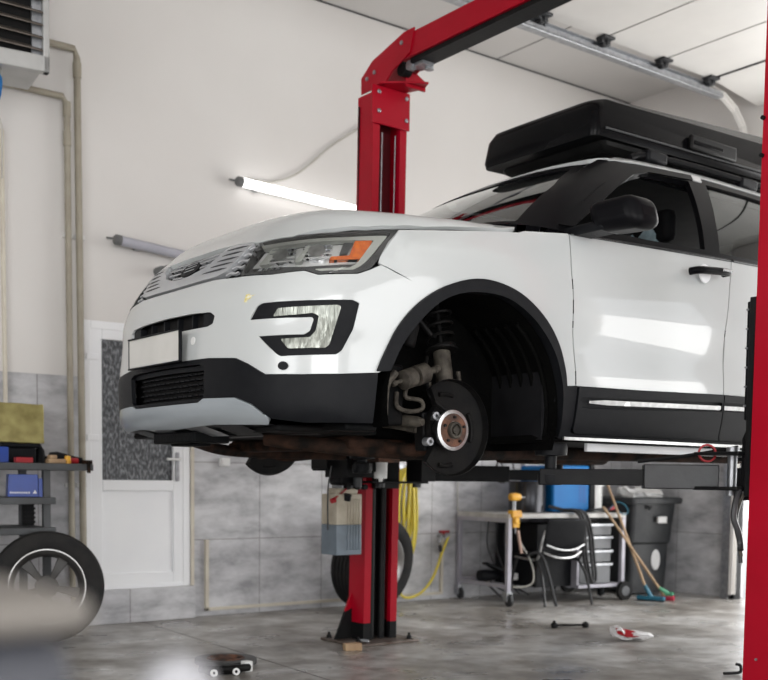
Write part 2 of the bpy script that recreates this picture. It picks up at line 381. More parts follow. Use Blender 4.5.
def panel(name, m, parent, proj, outer, holes=(), master=None, off=0., thick=.012, h=.028, mirror=False, rnd=.006, side=1):
    M = master or LOW
    sc = (lambda p: (p[0]*K, p[1])) if proj == 'rad' else (lambda p: (p[0], p[1]))
    loops = [rounded([sc(p) for p in q], rnd) if rnd else [sc(p) for p in q] for q in [outer, *holes]]
    loops = [dense(q, h) for q in loops]
    pts = []; edges = []
    for q in loops:
        s = len(pts); pts += q; edges += [(s+i, s+(i+1) % len(q)) for i in range(len(q))]
    B = np.array(pts); nb = len(pts)
    x0, y0 = B.min(0); x1, y1 = B.max(0)
    ny = int((y1-y0)/(h*.87))+1
    for j in range(1, ny+1):
        y = y0 + j*h*.87
        for i in range(int((x1-x0)/h)+2):
            x = x0 + (i + .5*(j % 2))*h
            if inside((x, y), loops[0]) and not any(inside((x, y), q) for q in loops[1:]):
                if np.hypot(B[:, 0]-x, B[:, 1]-y).min() > h*.45: pts.append((x, y))
    vs, es, fs, *_ = delaunay_2d_cdt([Vector(p) for p in pts], edges, [], 0, 1e-6)
    tri = []
    for f in fs:
        c = sum((vs[i] for i in f), Vector((0, 0)))/len(f)
        if inside(c, loops[0]) and not any(inside(c, q) for q in loops[1:]): tri.append(tuple(f))
    P = []; N = []
    for v in vs:
        a, b = v
        if proj == 'rad':
            d = (math.cos(a), -math.sin(a), 0); o = (-3*math.cos(a), 3*math.sin(a), b)
        elif proj == 'side': d = (0, -1, 0); o = (a, 3, b)
        elif proj == 'top': d = (0, 0, -1); o = (a, b, 4)
        elif proj == 'front': d = (1, 0, 0); o = (-3, a, b)
        elif proj == 'rear': d = (-1, 0, 0); o = (6, a, b)
        p, n, _ = M.cast(o, d)
        if n @ np.array(d) > 0: n = -n
        P.append(p + n*off); N.append(n)
    P = np.array(P)*[1, -1, 1]; N = np.array(N)*[1, -1, 1]
    def build(P, N, tri, flip):
        n = len(P); V = list(P); F = []; LN = []
        for f in tri:
            a = np.cross(P[f[1]]-P[f[0]], P[f[2]]-P[f[0]])
            if a @ (N[f[0]]+N[f[1]]+N[f[2]]) < 0: f = f[::-1]
            F.append(f); LN += [N[i] for i in f]
        from collections import Counter
        ec = Counter(); ed = {}
        for f in F:
            for i in range(len(f)):
                e = (f[i], f[(i+1) % len(f)]); ec[tuple(sorted(e))] += 1; ed[tuple(sorted(e))] = e
        if thick:
            top = {}; bot = {}
            bd = [ed[k] for k, c in ec.items() if c == 1]
            for e in bd:
                for i in e:
                    if i not in bot:
                        bot[i] = len(V); V.append(P[i]-N[i]*thick)
                q = (e[1], e[0], bot[e[0]], bot[e[1]])
                F.append(q); fn = np.cross(V[q[1]]-V[q[0]], V[q[2]]-V[q[1]]); fn = fn/(np.linalg.norm(fn)+1e-9); LN += [fn]*4
            bk = {}
            for i in range(n):
                if i in bot: bk[i] = bot[i]
                else: bk[i] = len(V); V.append(P[i]-N[i]*thick)
            for f in list(F[:len(tri)]):
                F.append(tuple(bk[i] for i in f[::-1])); LN += [-N[i] for i in f[::-1]]
        me = bpy.data.meshes.new(name); me.from_pydata([tuple(v) for v in V], [], F)
        me.materials.append(m)
        for p in me.polygons: p.use_smooth = True
        me.normals_split_custom_set([tuple(x) for x in LN])
        o = bpy.data.objects.new(name, me); COL.objects.link(o)
        if parent: o.parent = parent
        return o
    o = build(P, N, tri, False)
    if mirror:
        o2 = build(P*[1, -1, 1], N*[1, -1, 1], [t[::-1] for t in tri], True); return o, o2
    return o
def sym(half):
    """mirror an open half outline (from centre line outwards and back to it) across the centre"""
    return half + [(-a, b) for a, b in reversed(half) if abs(a) > 1e-6]
# ================================================================= the car
car = thing('suv_car', 'white SUV with its front wheel off, raised on the red two-post lift', 'car', (3.15, 4.5, 1.02))
LV = lambda u, v, w: Vector((u, -v, w))
ARCH_OUT = [(-.4925, .4911), (-.4634, .5586), (-.3892, .6817), (-.2878, .7882), (-.1614, .8658), (-.0022, .912), (.147, .908), (.2885, .866), (.4236, .7814), (.5045, .6836), (.5402, .5727), (.556, .4946)]
ARCH_IN = [(-.434, .4963), (-.3783, .6012), (-.2849, .7112), (-.1875, .7978), (-.0812, .8434), (.0467, .860), (.1832, .849), (.3127, .7968), (.4078, .7267), (.4737, .6425), (.508, .555), (.535, .459), (.545, .37), (.555, .262)]
RU = 2.866
def curve2(q, n=5):
    return [(p.x, p.y) for p in smooth_path([(a, b, 0) for a, b in q], n)]
ARCH_OUT = curve2(ARCH_OUT, 4); ARCH_IN = curve2(ARCH_IN, 4)
R_OUT = [(RU - .03 + .53*math.cos(a)*(-1), .39 + .53*math.sin(a)) for a in [PI*k/14 for k in range(0, 15)]]
R_IN = [(RU - .03 - .47*math.cos(a), .38 + .475*math.sin(a)) for a in [PI*k/14 for k in range(0, 15)]]
g = .003
# --- front end
lamp_bot = [(63.2, .9501), (61.18, .9037), (58.28, .8827), (49.91, .871), (46.93, .8883), (39.73, .8786), (30.6, .8860)]
cover_half = [(0, .560), (22, .556), (31.4, .5445), (35.0, .5163), (39.2, .472), (46.8, .470), (54.65, .475), (63.4, .488), (65.2, .5586), (69.2, .6817), (75.0, .775), (77.5, .815), (76, .834),
              (72.4, .862), (67, .895), (63.6, .922)] + [(61.0, .897), (58.28, .8767), (49.91, .865), (46.93, .8823), (39.73, .8726), (31.0, .880), (30.0, .879), (21.63, .8885), (10.2, .886), (0, .885)]
FOG = [(34.8, .6932), (36.68, .7454), (37.91, .7572), (47.3, .7625), (57.2, .7711), (58.7, .7598), (57.34, .6544), (55.01, .5677), (53.82, .5498), (42.49, .5407), (41.5, .552), (37.2, .6255), (40.32, .6255), (47.25, .6277), (48.43, .6417), (49.17, .6894), (48.76, .6963), (46.56, .6940)]
SLOT = sym([(0, .760), (14.25, .7556), (21.9, .748), (23.7, .730), (23.0, .6985), (20.81, .6889), (0, .689)][:7])
neg = lambda q: [(-a, b) for a, b in q][::-1]
bumper = panel('bumper_cover', paint, car, 'rad', sym(cover_half), [FOG, neg(FOG), SLOT], h=.026)
GR_half = [(0, .892), (10.2, .893), (21.63, .8955), (29.6, .887), (33.9, 1.038), (27, 1.050), (20.3, 1.056), (0, 1.066)]
GR = sym(GR_half)
grille = panel('grille', blackplas, car, 'rad', GR, off=-.035, thick=.01, h=.03)
def bar_on(name, m, parent, pts, hw, off, thick, proj='rad', mirror=False, master=None, rnd=.004, h=.03):
    """thin band of half height hw along a centre line of (s,w)"""
    up = [(a, b+hw) for a, b in pts]; dn = [(a, b-hw) for a, b in reversed(pts)]
    return panel(name, m, parent, proj, up+dn, off=off, thick=thick, mirror=mirror, master=master, rnd=rnd, h=h)
# broad satin wing running from below the badge up to the outer top corners, dark mesh above and outside it
panel('grille_wing', satin, grille, 'rad', sym([(0, .898), (10, .900), (21, .902), (25, .918), (28.3, .985), (31.2, 1.036), (27, 1.045), (20.0, 1.050), (17.5, 1.012), (12.5, .968), (5, .944), (0, .941)]), off=.002, thick=.03, h=.02)
for k, (a0, a1, w0) in enumerate(((13, 24.5, .934), (16, 26, .957), (18, 27.5, .980), (19.5, 28.5, 1.003), (20.5, 29.5, 1.026))):
    for s in (1, -1):
        panel('wing_slit', greysteel, grille, 'rad', [(s*a0, w0-.001), (s*(a0+2), w0+.003), (s*(a1-2.5), w0+.0045), (s*a1, w0+.001), (s*(a1-3), w0-.0035), (s*(a0+3), w0-.003)], off=.0035, thick=.004, rnd=0, h=.02)
for w0, hw in ((.965, 9.5), (.990, 14.5), (1.015, 16.8), (1.038, 18.2)):
    bar_on('grille_slat', satin, grille, [(-hw, w0+.004), (-hw*.6, w0), (0, w0-.003), (hw*.6, w0), (hw, w0+.004)], .0042, -.010, .012)
for k, (a0, a1, w0) in enumerate(((24.8, 29.3, .905), (26.3, 30.8, .932), (27.6, 31.8, .959), (28.8, 32.6, .986), (30.2, 33.3, 1.013))):
    for s in (1, -1):
        bar_on('grille_slat', satin, grille, [(s*a0, w0-.002), (s*(a0+1.6), w0+.006), (s*(a1-1.2), w0-.001), (s*a1, w0+.004)], .0045, -.004, .012)
bd = panel('badge', blackplas, car, 'rad', [(1.0 + 5.6*math.cos(2*PI*k/20), .990 + .034*math.sin(2*PI*k/20)) for k in range(20)], off=-.004, thick=.02, rnd=0, h=.02)
for q in (-.012, .004, .018):
    panel('badge_line', satin, bd, 'rad', [(1-3.6+abs(q)*40, .990+q), (1+3.6-abs(q)*40, .990+q+.004), (1+3.6-abs(q)*40, .990+q+.007), (1-3.6+abs(q)*40, .990+q+.004)], off=-.002, thick=.003, rnd=0, h=.02)
# slot between bumper bars
sl = panel('upper_intake', blackmatt, car, 'rad', SLOT, off=-.045, thick=.01, h=.04)
for s in (-20.6, 20.6): panel('intake_end', blackplas, sl, 'rad', [(s-2.4, .693), (s+2.4, .693), (s+2.4, .75), (s-2.4, .75)], off=-.01, thick=.03, h=.04)
for s in (-12, -4, 4, 12): panel('intake_rib', blackplas, sl, 'rad', [(s-.3, .69), (s+.3, .69), (s+.3, .757), (s-.3, .757)], off=-.02, thick=.025, rnd=0, h=.04)
# lower cladding
clad_half = [(0, .5585), (22, .5545), (31.4, .5425), (35.0, .5145), (39.2, .469), (46.8, .467), (54.65, .472), (62.8, .485), (61.9, .285), (47.2, .284), (39.9, .300), (35.9, .356), (31.3, .387), (20.4, .392), (18.1, .377), (0, .377)]
LG = sym([(0, .537), (18.5, .533), (20.8, .518), (20.6, .405), (19.5, .390), (0, .390)])
panel('bumper_cladding', blackplas, car, 'rad', sym(clad_half), [LG], off=.006, thick=.02)
lg = panel('lower_intake', blackmatt, car, 'rad', LG, off=-.055, thick=.01, h=.05)
for r in range(6):
    w0 = .402 + r*.023
    for s in range(-7, 8):
        c = s*2.75 + (1.37 if r % 2 else 0)
        if abs(c) > 19.2: continue
        panel('intake_mesh', blackplas, lg, 'rad', [(c-1.5, w0), (c-.8, w0+.010), (c+.8, w0+.010), (c+1.5, w0), (c+.8, w0+.004), (c-.8, w0+.004)], off=-.028, thick=.02, rnd=0, h=.08)
# bundle of upper mesh ridge
bar_on('intake_brow', blackplas, lg, [(-20, .520), (0, .524), (20, .518)], .010, -.012, .03)
skid_half = [(0, .374), (18.1, .374), (20.4, .389), (31.3, .384), (35.9, .353), (39.6, .302), (39.2, .280), (22, .287), (0, .276)]
panel('skid_plate', silver, car, 'rad', sym(skid_half), off=.010, thick=.02)
# underside returns of the skid plate: sloping tray behind the lip
def ringpoly(bm, A, B):
    a = [bm.verts.new(p) for p in A]; b = [bm.verts.new(p) for p in B]
    for i in range(len(a)-1): bm.faces.new((a[i], a[i+1], b[i+1], b[i]))
def lip(phis, w, off):
    r = []
    for ph in phis:
        d = (math.cos(ph*K), -math.sin(ph*K), 0); p, n, _ = LOW.cast((-3*math.cos(ph*K), 3*math.sin(ph*K), w), d)
        if n @ np.array(d) > 0: n = -n
        p = p + n*off; r.append(LV(*p))
    return r
bm = NB(); ph = list(range(-39, 40, 3)); A = lip(ph, .284, .006); B = [Vector((p.x*.80 - .02, p.y*.92, .262)) for p in A]; ringpoly(bm, A, B)
C2 = [Vector((p.x*.6 - .02, p.y*.9, .245)) for p in A]; b0 = [p for p in B]; ringpoly(bm, b0, C2)
link('skid_plate_lip', bm, greysteel, car)
for s in (1, -1):
    for c0, c1 in ((5, 17), (21, 31)):
        bmk = NB(); AA = lip([s*c0, s*(c0+c1)/2, s*c1], .280, .004)
        BB = [Vector((p.x*.86, p.y*.96, .240)) for p in AA]; ringpoly(bmk, AA, BB)
        CC = [Vector((p.x*.74, p.y*.92, .250)) for p in AA]; ringpoly(bmk, BB, CC)
        link('skid_plate_scoop', bmk, [galv if c0 == 5 else blackplas], car, smooth=False)
# undertray pieces
bm = NB(); box(bm, -.80, -.30, -.70, .70, .248, .275); box(bm, -.30, .55, -.45, .45, .22, .28)
box(bm, -.58, -.42, .55, .86, .255, .285); box(bm, -.58, -.42, -.86, -.55, .255, .285)
link('undertray', bm, underblack, car, bevel=.01)
bm = NB(); box(bm, -.88, -.70, -.12, .30, .212, .262); box(bm, -.84, -.74, -.02, .20, .200, .216); link('tow_hook_cover', bm, underblack, car, bevel=.015)
# bumper corner end piece seen below the cladding by the arch
bm = NB(); tube(bm, [LV(-.40, .88, .30), LV(-.405, .90, .44), LV(-.37, .92, .50)], .016); link('arch_brace', bm, castiron, car)

# number plate on a bracket
bm = NB(); box(bm, -1.004, -.992, -.215, .29, .555, .685); pl = link('number_plate', bm, platem, car, bevel=.004)
pl['label'] = 'blank pale number plate'
bm = NB()
box(bm, -1.009, -.988, -.222, .297, .549, .556); box(bm, -1.009, -.988, -.222, .297, .684, .691); box(bm, -1.006, -.990, .290, .295, .549, .691); box(bm, -1.006, -.990, -.222, -.215, .549, .691)
box(bm, -.990, -.95, -.15, .22, .58, .66)
link('plate_frame', bm, blackplas, pl, bevel=.002)

# headlamps
LAMP = [(33.0, 1.048), (41.2, 1.050), (54.5, 1.058), (64, 1.074), (69.3, 1.088), (66.5, 1.029), (63.2, .9501), (61.18, .9037), (58.28, .8827), (49.91, .871), (46.93, .8883), (39.73, .8786), (30.6, .8860)]
def two(name, m, parents, *a, **k):
    r = []
    o, o2 = panel(name, m, None, *a, mirror=True, **k)
    o.parent, o2.parent = parents; return o, o2
hl = panel('headlamp', lampdark, car, 'rad', LAMP, off=-.050, thick=.01, mirror=True, h=.04)
two('lamp_bezel', lampdark, hl, 'rad', LAMP, [[(32.4, 1.036), (41.2, 1.039), (54.5, 1.047), (64, 1.062), (66.7, 1.066), (64.8, 1.029), (61.4, .9501), (59.6, .9157), (57.3, .8947), (50.3, .883), (47.2, .8993), (39.73, .8896), (31.6, .896)]], off=-.002, thick=.045)
two('light_guide', drl, hl, 'rad', [(33.3, 1.030), (41.2, 1.036), (54.5, 1.044), (64, 1.058), (66.0, 1.060), (64.2, 1.02), (60.9, .9481), (59.2, .9177), (57.0, .8967), (50.5, .886), (49.0, .897), (56.6, .908), (58.3, .93), (62.5, 1.035), (54.3, 1.028), (41.2, 1.018), (34.6, 1.012)], off=-.012, thick=.02)
bowl = two('reflector_bowl', lamphouse, hl, 'rad', [(31.4, .936), (34.3, 1.010), (41, 1.015), (54.1, 1.026), (62, 1.033), (59.6, .948), (57.6, .936), (48.5, .924), (41, .923)], off=-.034, thick=.008)
for a, b, m_ in ((34.6, 37.2, drl), (44.0, 45.6, drl)):
    two('lamp_divider', m_, hl, 'rad', [(a, .935), (b, .935), (b+2.0, 1.012), (a+2.6, 1.010)], off=-.016, thick=.02)
for c, w, rr in ((40.3, .972, 3.0), (49.0, .982, 3.2)):
    two('projector', chrome, hl, 'rad', [(c+rr*math.cos(2*PI*k/18), w+.040*math.sin(2*PI*k/18)) for k in range(18)], off=-.022, thick=.02, rnd=0, h=.02)
    two('projector_lens', brushed, hl, 'rad', [(c+rr*.66*math.cos(2*PI*k/18), w+.027*math.sin(2*PI*k/18)) for k in range(18)], off=-.012, thick=.02, rnd=0, h=.02)
    for q in (-.030, -.012, .012, .030): 
        two('reflector_step', chrome if q > 0 else lamphouse, hl, 'rad', [(c-3.6+abs(q)*20, w+q-.004), (c+3.6, w+q-.003), (c+3.6, w+q+.003), (c-3.6+abs(q)*20, w+q+.002)], off=-.016, thick=.01, rnd=0)
two('amber_reflector', orange, hl, 'rad', [(57.9, 1.030), (62.2, 1.034), (60.0, .962), (58.9, .948), (52.0, .938), (52.4, .954), (56.6, .962)], off=-.014, thick=.02)
two('amber_inner', lampdark, hl, 'rad', [(55.2, 1.022), (57.6, 1.026), (56.2, .972), (54.3, .966)], off=-.018, thick=.02)
two('lower_lamp_strip', lampdark, hl, 'rad', [(31.2, .899), (32.0, .926), (47.0, .914), (58, .924), (57.0, .905), (49.4, .894), (47.2, .905), (39.7, .8945)], off=-.020, thick=.02)
for k in range(5):
    a = 33.4 + k*1.6; two('strip_diode', chrome, hl, 'rad', [(a, .905), (a+1.0, .905), (a+1.2, .916), (a+.2, .916)], off=-.014, thick=.01, rnd=0)
two('lamp_cover', cover, hl, 'rad', [(a_, b_) for a_, b_ in LAMP], off=.001, thick=0)
for o in hl: o.name = 'headlamp'

# fog lamps
fb = panel('fog_lamp_bezel', blackplas, car, 'rad', FOG, off=-.006, thick=.03, mirror=True)
FL = [(40.62, .7005), (41.69, .7327), (47.53, .7386), (54.12, .7476), (54.73, .7404), (52.42, .5893), (51.65, .5749), (44.11, .5705), (42.44, .6091), (48.46, .6158), (49.6, .6417), (50.2, .7014), (48.95, .7131), (46.55, .7071)]
two('fog_lamp_lens', foggl, fb, 'rad', FL, off=.004, thick=.02)
# parking sensors and the chip of yellow paint
for s, w in ((43.15, .503), (14.7, .639), (-43.15, .503), (-14.7, .639)):
    ring = [(s+1.05*math.cos(2*PI*k/14), w+.017*math.sin(2*PI*k/14)) for k in range(14)]
    panel('parking_sensor', whiteplas if abs(s) < 20 else blackplas, car, 'rad', ring, off=.002 if abs(s) < 20 else .008, thick=.01, rnd=0, h=.02)
    if abs(s) > 20: continue
yst = mat('yellow scuff', (.62, .52, .14), .5, 0, (.70, .68, .55), 60, lo=.4, hi=.6)
st = panel('paint_scuff', yst, car, 'rad', [(33.2, .768), (33.9, .764), (34.2, .775), (35.0, .781), (35.2, .787), (36.2, .794), (35.0, .792), (34.5, .800), (33.6, .797), (33.4, .782)], off=.0012, thick=0, rnd=0, h=.02)

# --- hood
E_ = low_net()[9]
hood_half = [(-.782, 0), (-.79, .3), (-.777, .5), (-.708, .648), (-.595, .765), (-.468, .838), (-.36, .878), (-.22, .9), (0, .917), (.20, .930), (.28, .925), (.33, .875), (.40, .78), (.30, .60), (.21, .3), (.18, 0)]
# panel coords for 'top' are (u, v)
hood = panel('hood', paint, car, 'top', hood_half + [(a, -b) for a, b in reversed(hood_half[1:-1])], off=.004, thick=.02, h=.03, rnd=.004)
# cowl below the windscreen
panel('cowl', blackplas, car, 'top', [(.17, 0), (.21, .3), (.30, .6), (.40, .78), (.46, .88), (.62, .88), (.5, .6), (.4, .3), (.35, 0), (.4, -.3), (.5, -.6), (.62, -.88), (.46, -.88), (.40, -.78), (.30, -.6), (.21, -.3)], off=-.02, thick=.01, h=.05)

# --- sides
AS = lambda p: (.045 + (p[0]-.045)*.965, .38 + (p[1]-.38)*.965)
FEND = [(-.232, .815), (-.250, .836), (-.31, .862), (-.385, .894), (-.468, .930), (-.458, .952), (-.405, 1.026), (-.345, 1.084), (-.22, 1.098), (-.0, 1.124), (.2, 1.148), (.29, 1.156), (.325, 1.168), (.604, 1.196), (.590, 1.024), (.604, .758), (.622, .4995), (.556, .4946)] + [AS(p) for p in ARCH_OUT[-2::-1] if p[0] > -.225 and p[1] > .6 or p[0] > 0]
fender = panel('fender', paint, car, 'side', FEND, mirror=True, h=.03)
DX1 = [(.611, 1.197), (.597, 1.024), (.611, .758), (.629, .4995)]
DX2 = [(1.742, .5215), (1.7477, .863), (1.792, 1.053), (1.835, 1.232)]
DOOR1 = DX1 + [(1.08, .5055), DX2[0], DX2[1], DX2[2], DX2[3], (1.2, 1.213)]
fd = panel('front_door', paint, car, 'side', DOOR1, mirror=True, h=.035)
DOOR2 = [(1.841, 1.232), (1.798, 1.053), (1.7537, .863), (1.748, .5215)] + [(2.30, .523)] + [p for p in R_OUT if p[1] > .55 and p[0] < 2.8] + [(2.83, 1.0), (2.87, 1.252), (2.3, 1.243)]
rd = panel('rear_door', paint, car, 'side', DOOR2, mirror=True, h=.04)
QP = [(2.876, 1.252), (2.836, 1.0), (2.806, .925)] + [p for p in R_OUT if p[0] > 2.81] + [(3.9, .36), (3.98, .9), (3.85, 1.2), (3.4, 1.252)]
panel('quarter_panel', paint, car, 'side', QP, mirror=True, h=.05)
# tailgate and rear bumper
panel('tailgate', paint, car, 'rear', [(-.75, .55), (.75, .55), (.75, 1.12), (-.75, 1.12)], h=.06)
panel('rear_bumper', blackplas, car, 'rear', [(-.80, .27), (.80, .27), (.80, .54), (-.80, .54)], h=.06)
# black rocker and door cladding
two('door_cladding', blackplas, fd, 'side', [(.640, .4955), (1.08, .5015), (1.738, .5175), (1.742, .31), (1.76, .285), (.66, .285), (.640, .30)], [[(.665, .450), (.84, .4535), (1.73, .480), (1.733, .433), (.85, .403), (.672, .402)]], off=.010, thick=.02)
two('cladding_groove', blackplas, fd, 'side', [(.665, .450), (.84, .4535), (1.73, .480), (1.733, .433), (.85, .403), (.672, .402)], off=-.006, thick=.01)
two('chrome_strip', brushed, fd, 'side', [(.72, .436), (.84, .4445), (1.727, .462), (1.727, .441), (.85, .422), (.72, .425)], off=.006, thick=.014, rnd=.004)
two('door_cladding', blackplas, rd, 'side', [(1.746, .5175), (2.30, .519), (2.33, .30), (2.33, .285), (1.768, .285), (1.75, .31)], [[(1.739+.012, .480), (2.28, .486), (2.28, .44), (1.753, .434)]], off=.010, thick=.02)
two('chrome_strip', brushed, rd, 'side', [(1.751, .463), (2.26, .470), (2.26, .449), (1.751, .442)], off=.006, thick=.014, rnd=.004)
two('cladding_groove', blackplas, rd, 'side', [(1.751, .480), (2.28, .486), (2.28, .44), (1.753, .434)], off=-.006, thick=.01)
panel('sill_cover', blackplas, car, 'side', [(.560, .490), (.632, .4965), (.632, .29), (.66, .28), (2.36, .28), (2.35, .258), (.565, .258)], off=.004, thick=.03, mirror=True)
for s in (1, -1):
    bm = NB(); box(bm, .86, 2.33, -.85*s-.012, -.85*s+.012, .205, .246); link('sill_flange', bm, pvc, car, bevel=.004)
    bm = NB(); box(bm, .58, 2.34, -.965*s-.006, -.965*s+.006, .25, .264); link('sill_trim', bm, brushed, car)
# arch trims
panel('wheel_arch_trim', blackplas, car, 'side', ARCH_OUT + [(.575, .40), (.60, .262)] + ARCH_IN[::-1], off=.014, thick=.05, mirror=True, h=.03)
panel('wheel_arch_trim', blackplas, car, 'side', R_OUT + R_IN[::-1], off=.014, thick=.05, mirror=True, h=.05)

# --- greenhouse
gz = TOP
WF = [(.700, 1.262), (.90, 1.400), (1.10, 1.525), (1.27, 1.610), (1.40, 1.655), (1.60, 1.672), (1.775, 1.678), (1.715, 1.47), (1.672, 1.272), (1.2, 1.258)]
WR = [(1.925, 1.685), (2.3, 1.688), (2.66, 1.678), (2.80, 1.60), (2.86, 1.29), (2.3, 1.278), (1.80, 1.272), (1.84, 1.45)]
WQ = [(2.90, 1.665), (3.25, 1.625), (3.45, 1.48), (3.50, 1.33), (2.94, 1.29)]
SIDE_FRAME = [(.33, 1.19), (.50, 1.29), (.76, 1.455), (1.02, 1.61), (1.16, 1.675), (1.27, 1.700), (1.41, 1.7115), (1.60, 1.716), (1.85, 1.720), (2.5, 1.722), (3.1, 1.70), (3.35, 1.66), (3.62, 1.40), (3.74, 1.21), (2.6, 1.215), (1.2, 1.195)]
panel('window_frame', blackgloss, car, 'side', SIDE_FRAME, [WF, WR, WQ], master=gz, off=.006, thick=.03, mirror=True)
two('door_glass', tintglass, rd, 'side', WR, master=gz, off=-.006, thick=0, h=.06)
panel('quarter_glass', tintglass, car, 'side', WQ, master=gz, off=-.006, thick=0, mirror=True, h=.06)
# pillar step and rain deflector above the front window
two('rain_deflector', blackgloss, fd, 'side', [(.60, 1.235), (.90, 1.435), (1.12, 1.575), (1.27, 1.648), (1.42, 1.685), (1.80, 1.705), (1.79, 1.672), (1.42, 1.650), (1.28, 1.608), (1.13, 1.53), (.92, 1.395), (.68, 1.235)], master=gz, off=.026, thick=.008)
two('window_sill_trim', blackplas, fd, 'side', [(.612, 1.205), (1.2, 1.222), (1.845, 1.240), (1.845, 1.225), (1.2, 1.208), (.612, 1.192)], off=.004, thick=.02)
two('window_sill_trim', blackplas, rd, 'side', [(1.851, 1.240), (2.86, 1.262), (2.86, 1.245), (1.851, 1.225)], off=.004, thick=.02)
# roof, white cant rail and silver roof rail
panel('roof', paint, car, 'top', [(1.17, 0), (1.175, .3), (1.20, .5), (1.25, .60), (1.34, .655), (1.6, .67), (2.0, .675), (2.7, .67), (3.3, .65), (3.48, .5), (3.52, 0), (3.48, -.5), (3.3, -.65), (2.7, -.67), (2.0, -.675), (1.6, -.67), (1.34, -.655), (1.25, -.60), (1.20, -.5), (1.175, -.3)], master=gz, off=.004, thick=.02, h=.05)
panel('cant_rail', paint, car, 'side', [(1.21, 1.700), (1.28, 1.730), (1.37, 1.739), (1.54, 1.743), (2.0, 1.750), (2.7, 1.748), (3.2, 1.725), (3.2, 1.700), (2.5, 1.7235), (1.85, 1.722), (1.6, 1.718), (1.41, 1.7135)], master=gz, off=.010, thick=.02, mirror=True)
panel('pillar_cap', paint, car, 'side', [(1.80, 1.728), (1.905, 1.728), (1.895, 1.690), (1.81, 1.690)], master=gz, off=.012, thick=.02, mirror=True)
for s in (1, -1):
    bm = NB(); tube(bm, [LV(1.42, .60*s, 1.765), LV(1.55, .60*s, 1.800), LV(2.0, .605*s, 1.815), (2.7, -.605*s, 1.81), LV(3.1, .58*s, 1.80), LV(3.2, .57*s, 1.76)], .018); link('roof_rail', bm, blackgloss, car)
# windscreen
WSH = [(0, 1.245), (.35, 1.245), (.62, 1.245), (.80, 1.245), (.70, 1.50), (.600, 1.665), (.48, 1.685), (.25, 1.695), (0, 1.700)]
WS = WSH + [(-a, b) for a, b in reversed(WSH[1:-1])]
WI = [(0, 1.26), (.35, 1.26), (.62, 1.26), (.76, 1.26), (.665, 1.50), (.570, 1.630), (.46, 1.645), (.25, 1.650), (0, 1.655)]
WSI = WI + [(-a, b) for a, b in reversed(WI[1:-1])]
fr = panel('windscreen_surround', blackgloss, car, 'front', WS, [WSI], master=gz, off=.005, thick=.01, h=.04)
panel('windscreen', winglass, car, 'front', WS, master=gz, off=.0, thick=0, h=.05)
panel('pillar_cover', blackgloss, car, 'front', [(.80, 1.21), (.90, 1.21), (.80, 1.45), (.685, 1.70), (.60, 1.705), (.69, 1.50)], master=gz, off=.008, thick=.02, mirror=True, h=.04)
# wipers
for (a, b) in (((.30, .45, 1.262), (.27, -.15, 1.30)), ((.25, -.2, 1.265), (.34, -.65, 1.285))):
    bm = NB(); tube(bm, [LV(a[0]-.04, a[1], a[2]+.01), LV((a[0]+b[0])/2-.05, (a[1]+b[1])/2, 1.285), LV(b[0]-.05, b[1], b[2]+.01)], .008, seg=6); link('wiper', bm, blackplas, car)

# mirrors (fat folded shell) and door handles
for s, d in ((1, fd[0]), (-1, fd[1])):
    bm = NB(); bmesh.ops.create_cube(bm, size=1)
    for v in bm.verts:
        x, y, z = v.co
        v.co = Vector((x*.19 + .72 + (.02 if z < 0 else 0) + (y*.06), -s*(1.165 + y*.235 - (.03*z)), 1.262 + z*.150 + (-.015 if y < 0 and z > 0 else 0)))
    mm = link('side_mirror', bm, blackgloss, car)
    sb = mm.modifiers.new('s', 'BEVEL'); sb.width = .055; sb.segments = 5
    bm = NB(); obox(bm, LV(.70, .99*s, 1.215), (1, 0, 0), (0, 1, 0), .13, .26, .045); link('mirror_foot', bm, blackplas, mm, bevel=.012)
    # handle
    bm = NB(); tube(bm, [LV(1.425, 1.003*s, 1.118), LV(1.445, 1.045*s, 1.122), LV(1.56, 1.052*s, 1.130), LV(1.68, 1.045*s, 1.138), LV(1.705, 1.003*s, 1.140)], .019, seg=10)
    h_ = link('door_handle', bm, blackgloss, d)
    bm = NB(); tube(bm, [LV(1.60, 1.069*s, 1.138), LV(1.69, 1.062*s, 1.144)], .008, seg=8, n=1); link('handle_strip', bm, chrome, d)
    bm = NB(); lathe(bm, LV(1.56, .992*s, 1.125), (0, -s, 0), [(0, .048), (.006, .045), (.008, .0)], 24); link('handle_recess', bm, pvc, d)
    bm = NB(); tube(bm, [LV(2.62, 1.003*s, 1.16), LV(2.64, 1.045*s, 1.165), LV(2.76, 1.05*s, 1.17), LV(2.86, 1.003*s, 1.175)], .019, seg=8); link('door_handle', bm, blackgloss, rd[0] if s > 0 else rd[1])

# --- dark shell under the panels, cabin and floor
SH = [(-.52, 1.09), (-.25, 1.09), (0, 1.115), (.5, 1.16), (1.2, 1.19), (2.87, 1.22), (3.6, 1.2), (3.75, .9), (3.75, .3)] + [(3.36, .3)] + R_IN[::-1][1:-1] + [(2.3, .3), (.57, .3), (.545, .37), (.52, .52)] + [p for p in ARCH_IN[::-1] if p[1] > .53] + [(-.44, .50)]
panel('body_shell', interior, car, 'side', SH, off=-.035, thick=.008, mirror=True, h=.06)
SF = sym([(0, .35), (30, .35), (40, .33), (58, .33), (60, .55), (62, .75), (66, .86), (66, 1.0), (60, 1.02), (30, 1.02), (0, 1.03)])
panel('front_shell', blackmatt, car, 'rad', SF, off=-.085, thick=.008, h=.06)
bm = NB()
box(bm, .55, 3.8, -.90, .90, .245, .265); box(bm, .55, 3.8, -.86, .86, .265, .36)
link('floor_pan', bm, underblack, car, bevel=.01)
bm = NB(); box(bm, .50, .55, -.90, .90, .25, 1.18); link('bulkhead', bm, interior, car)
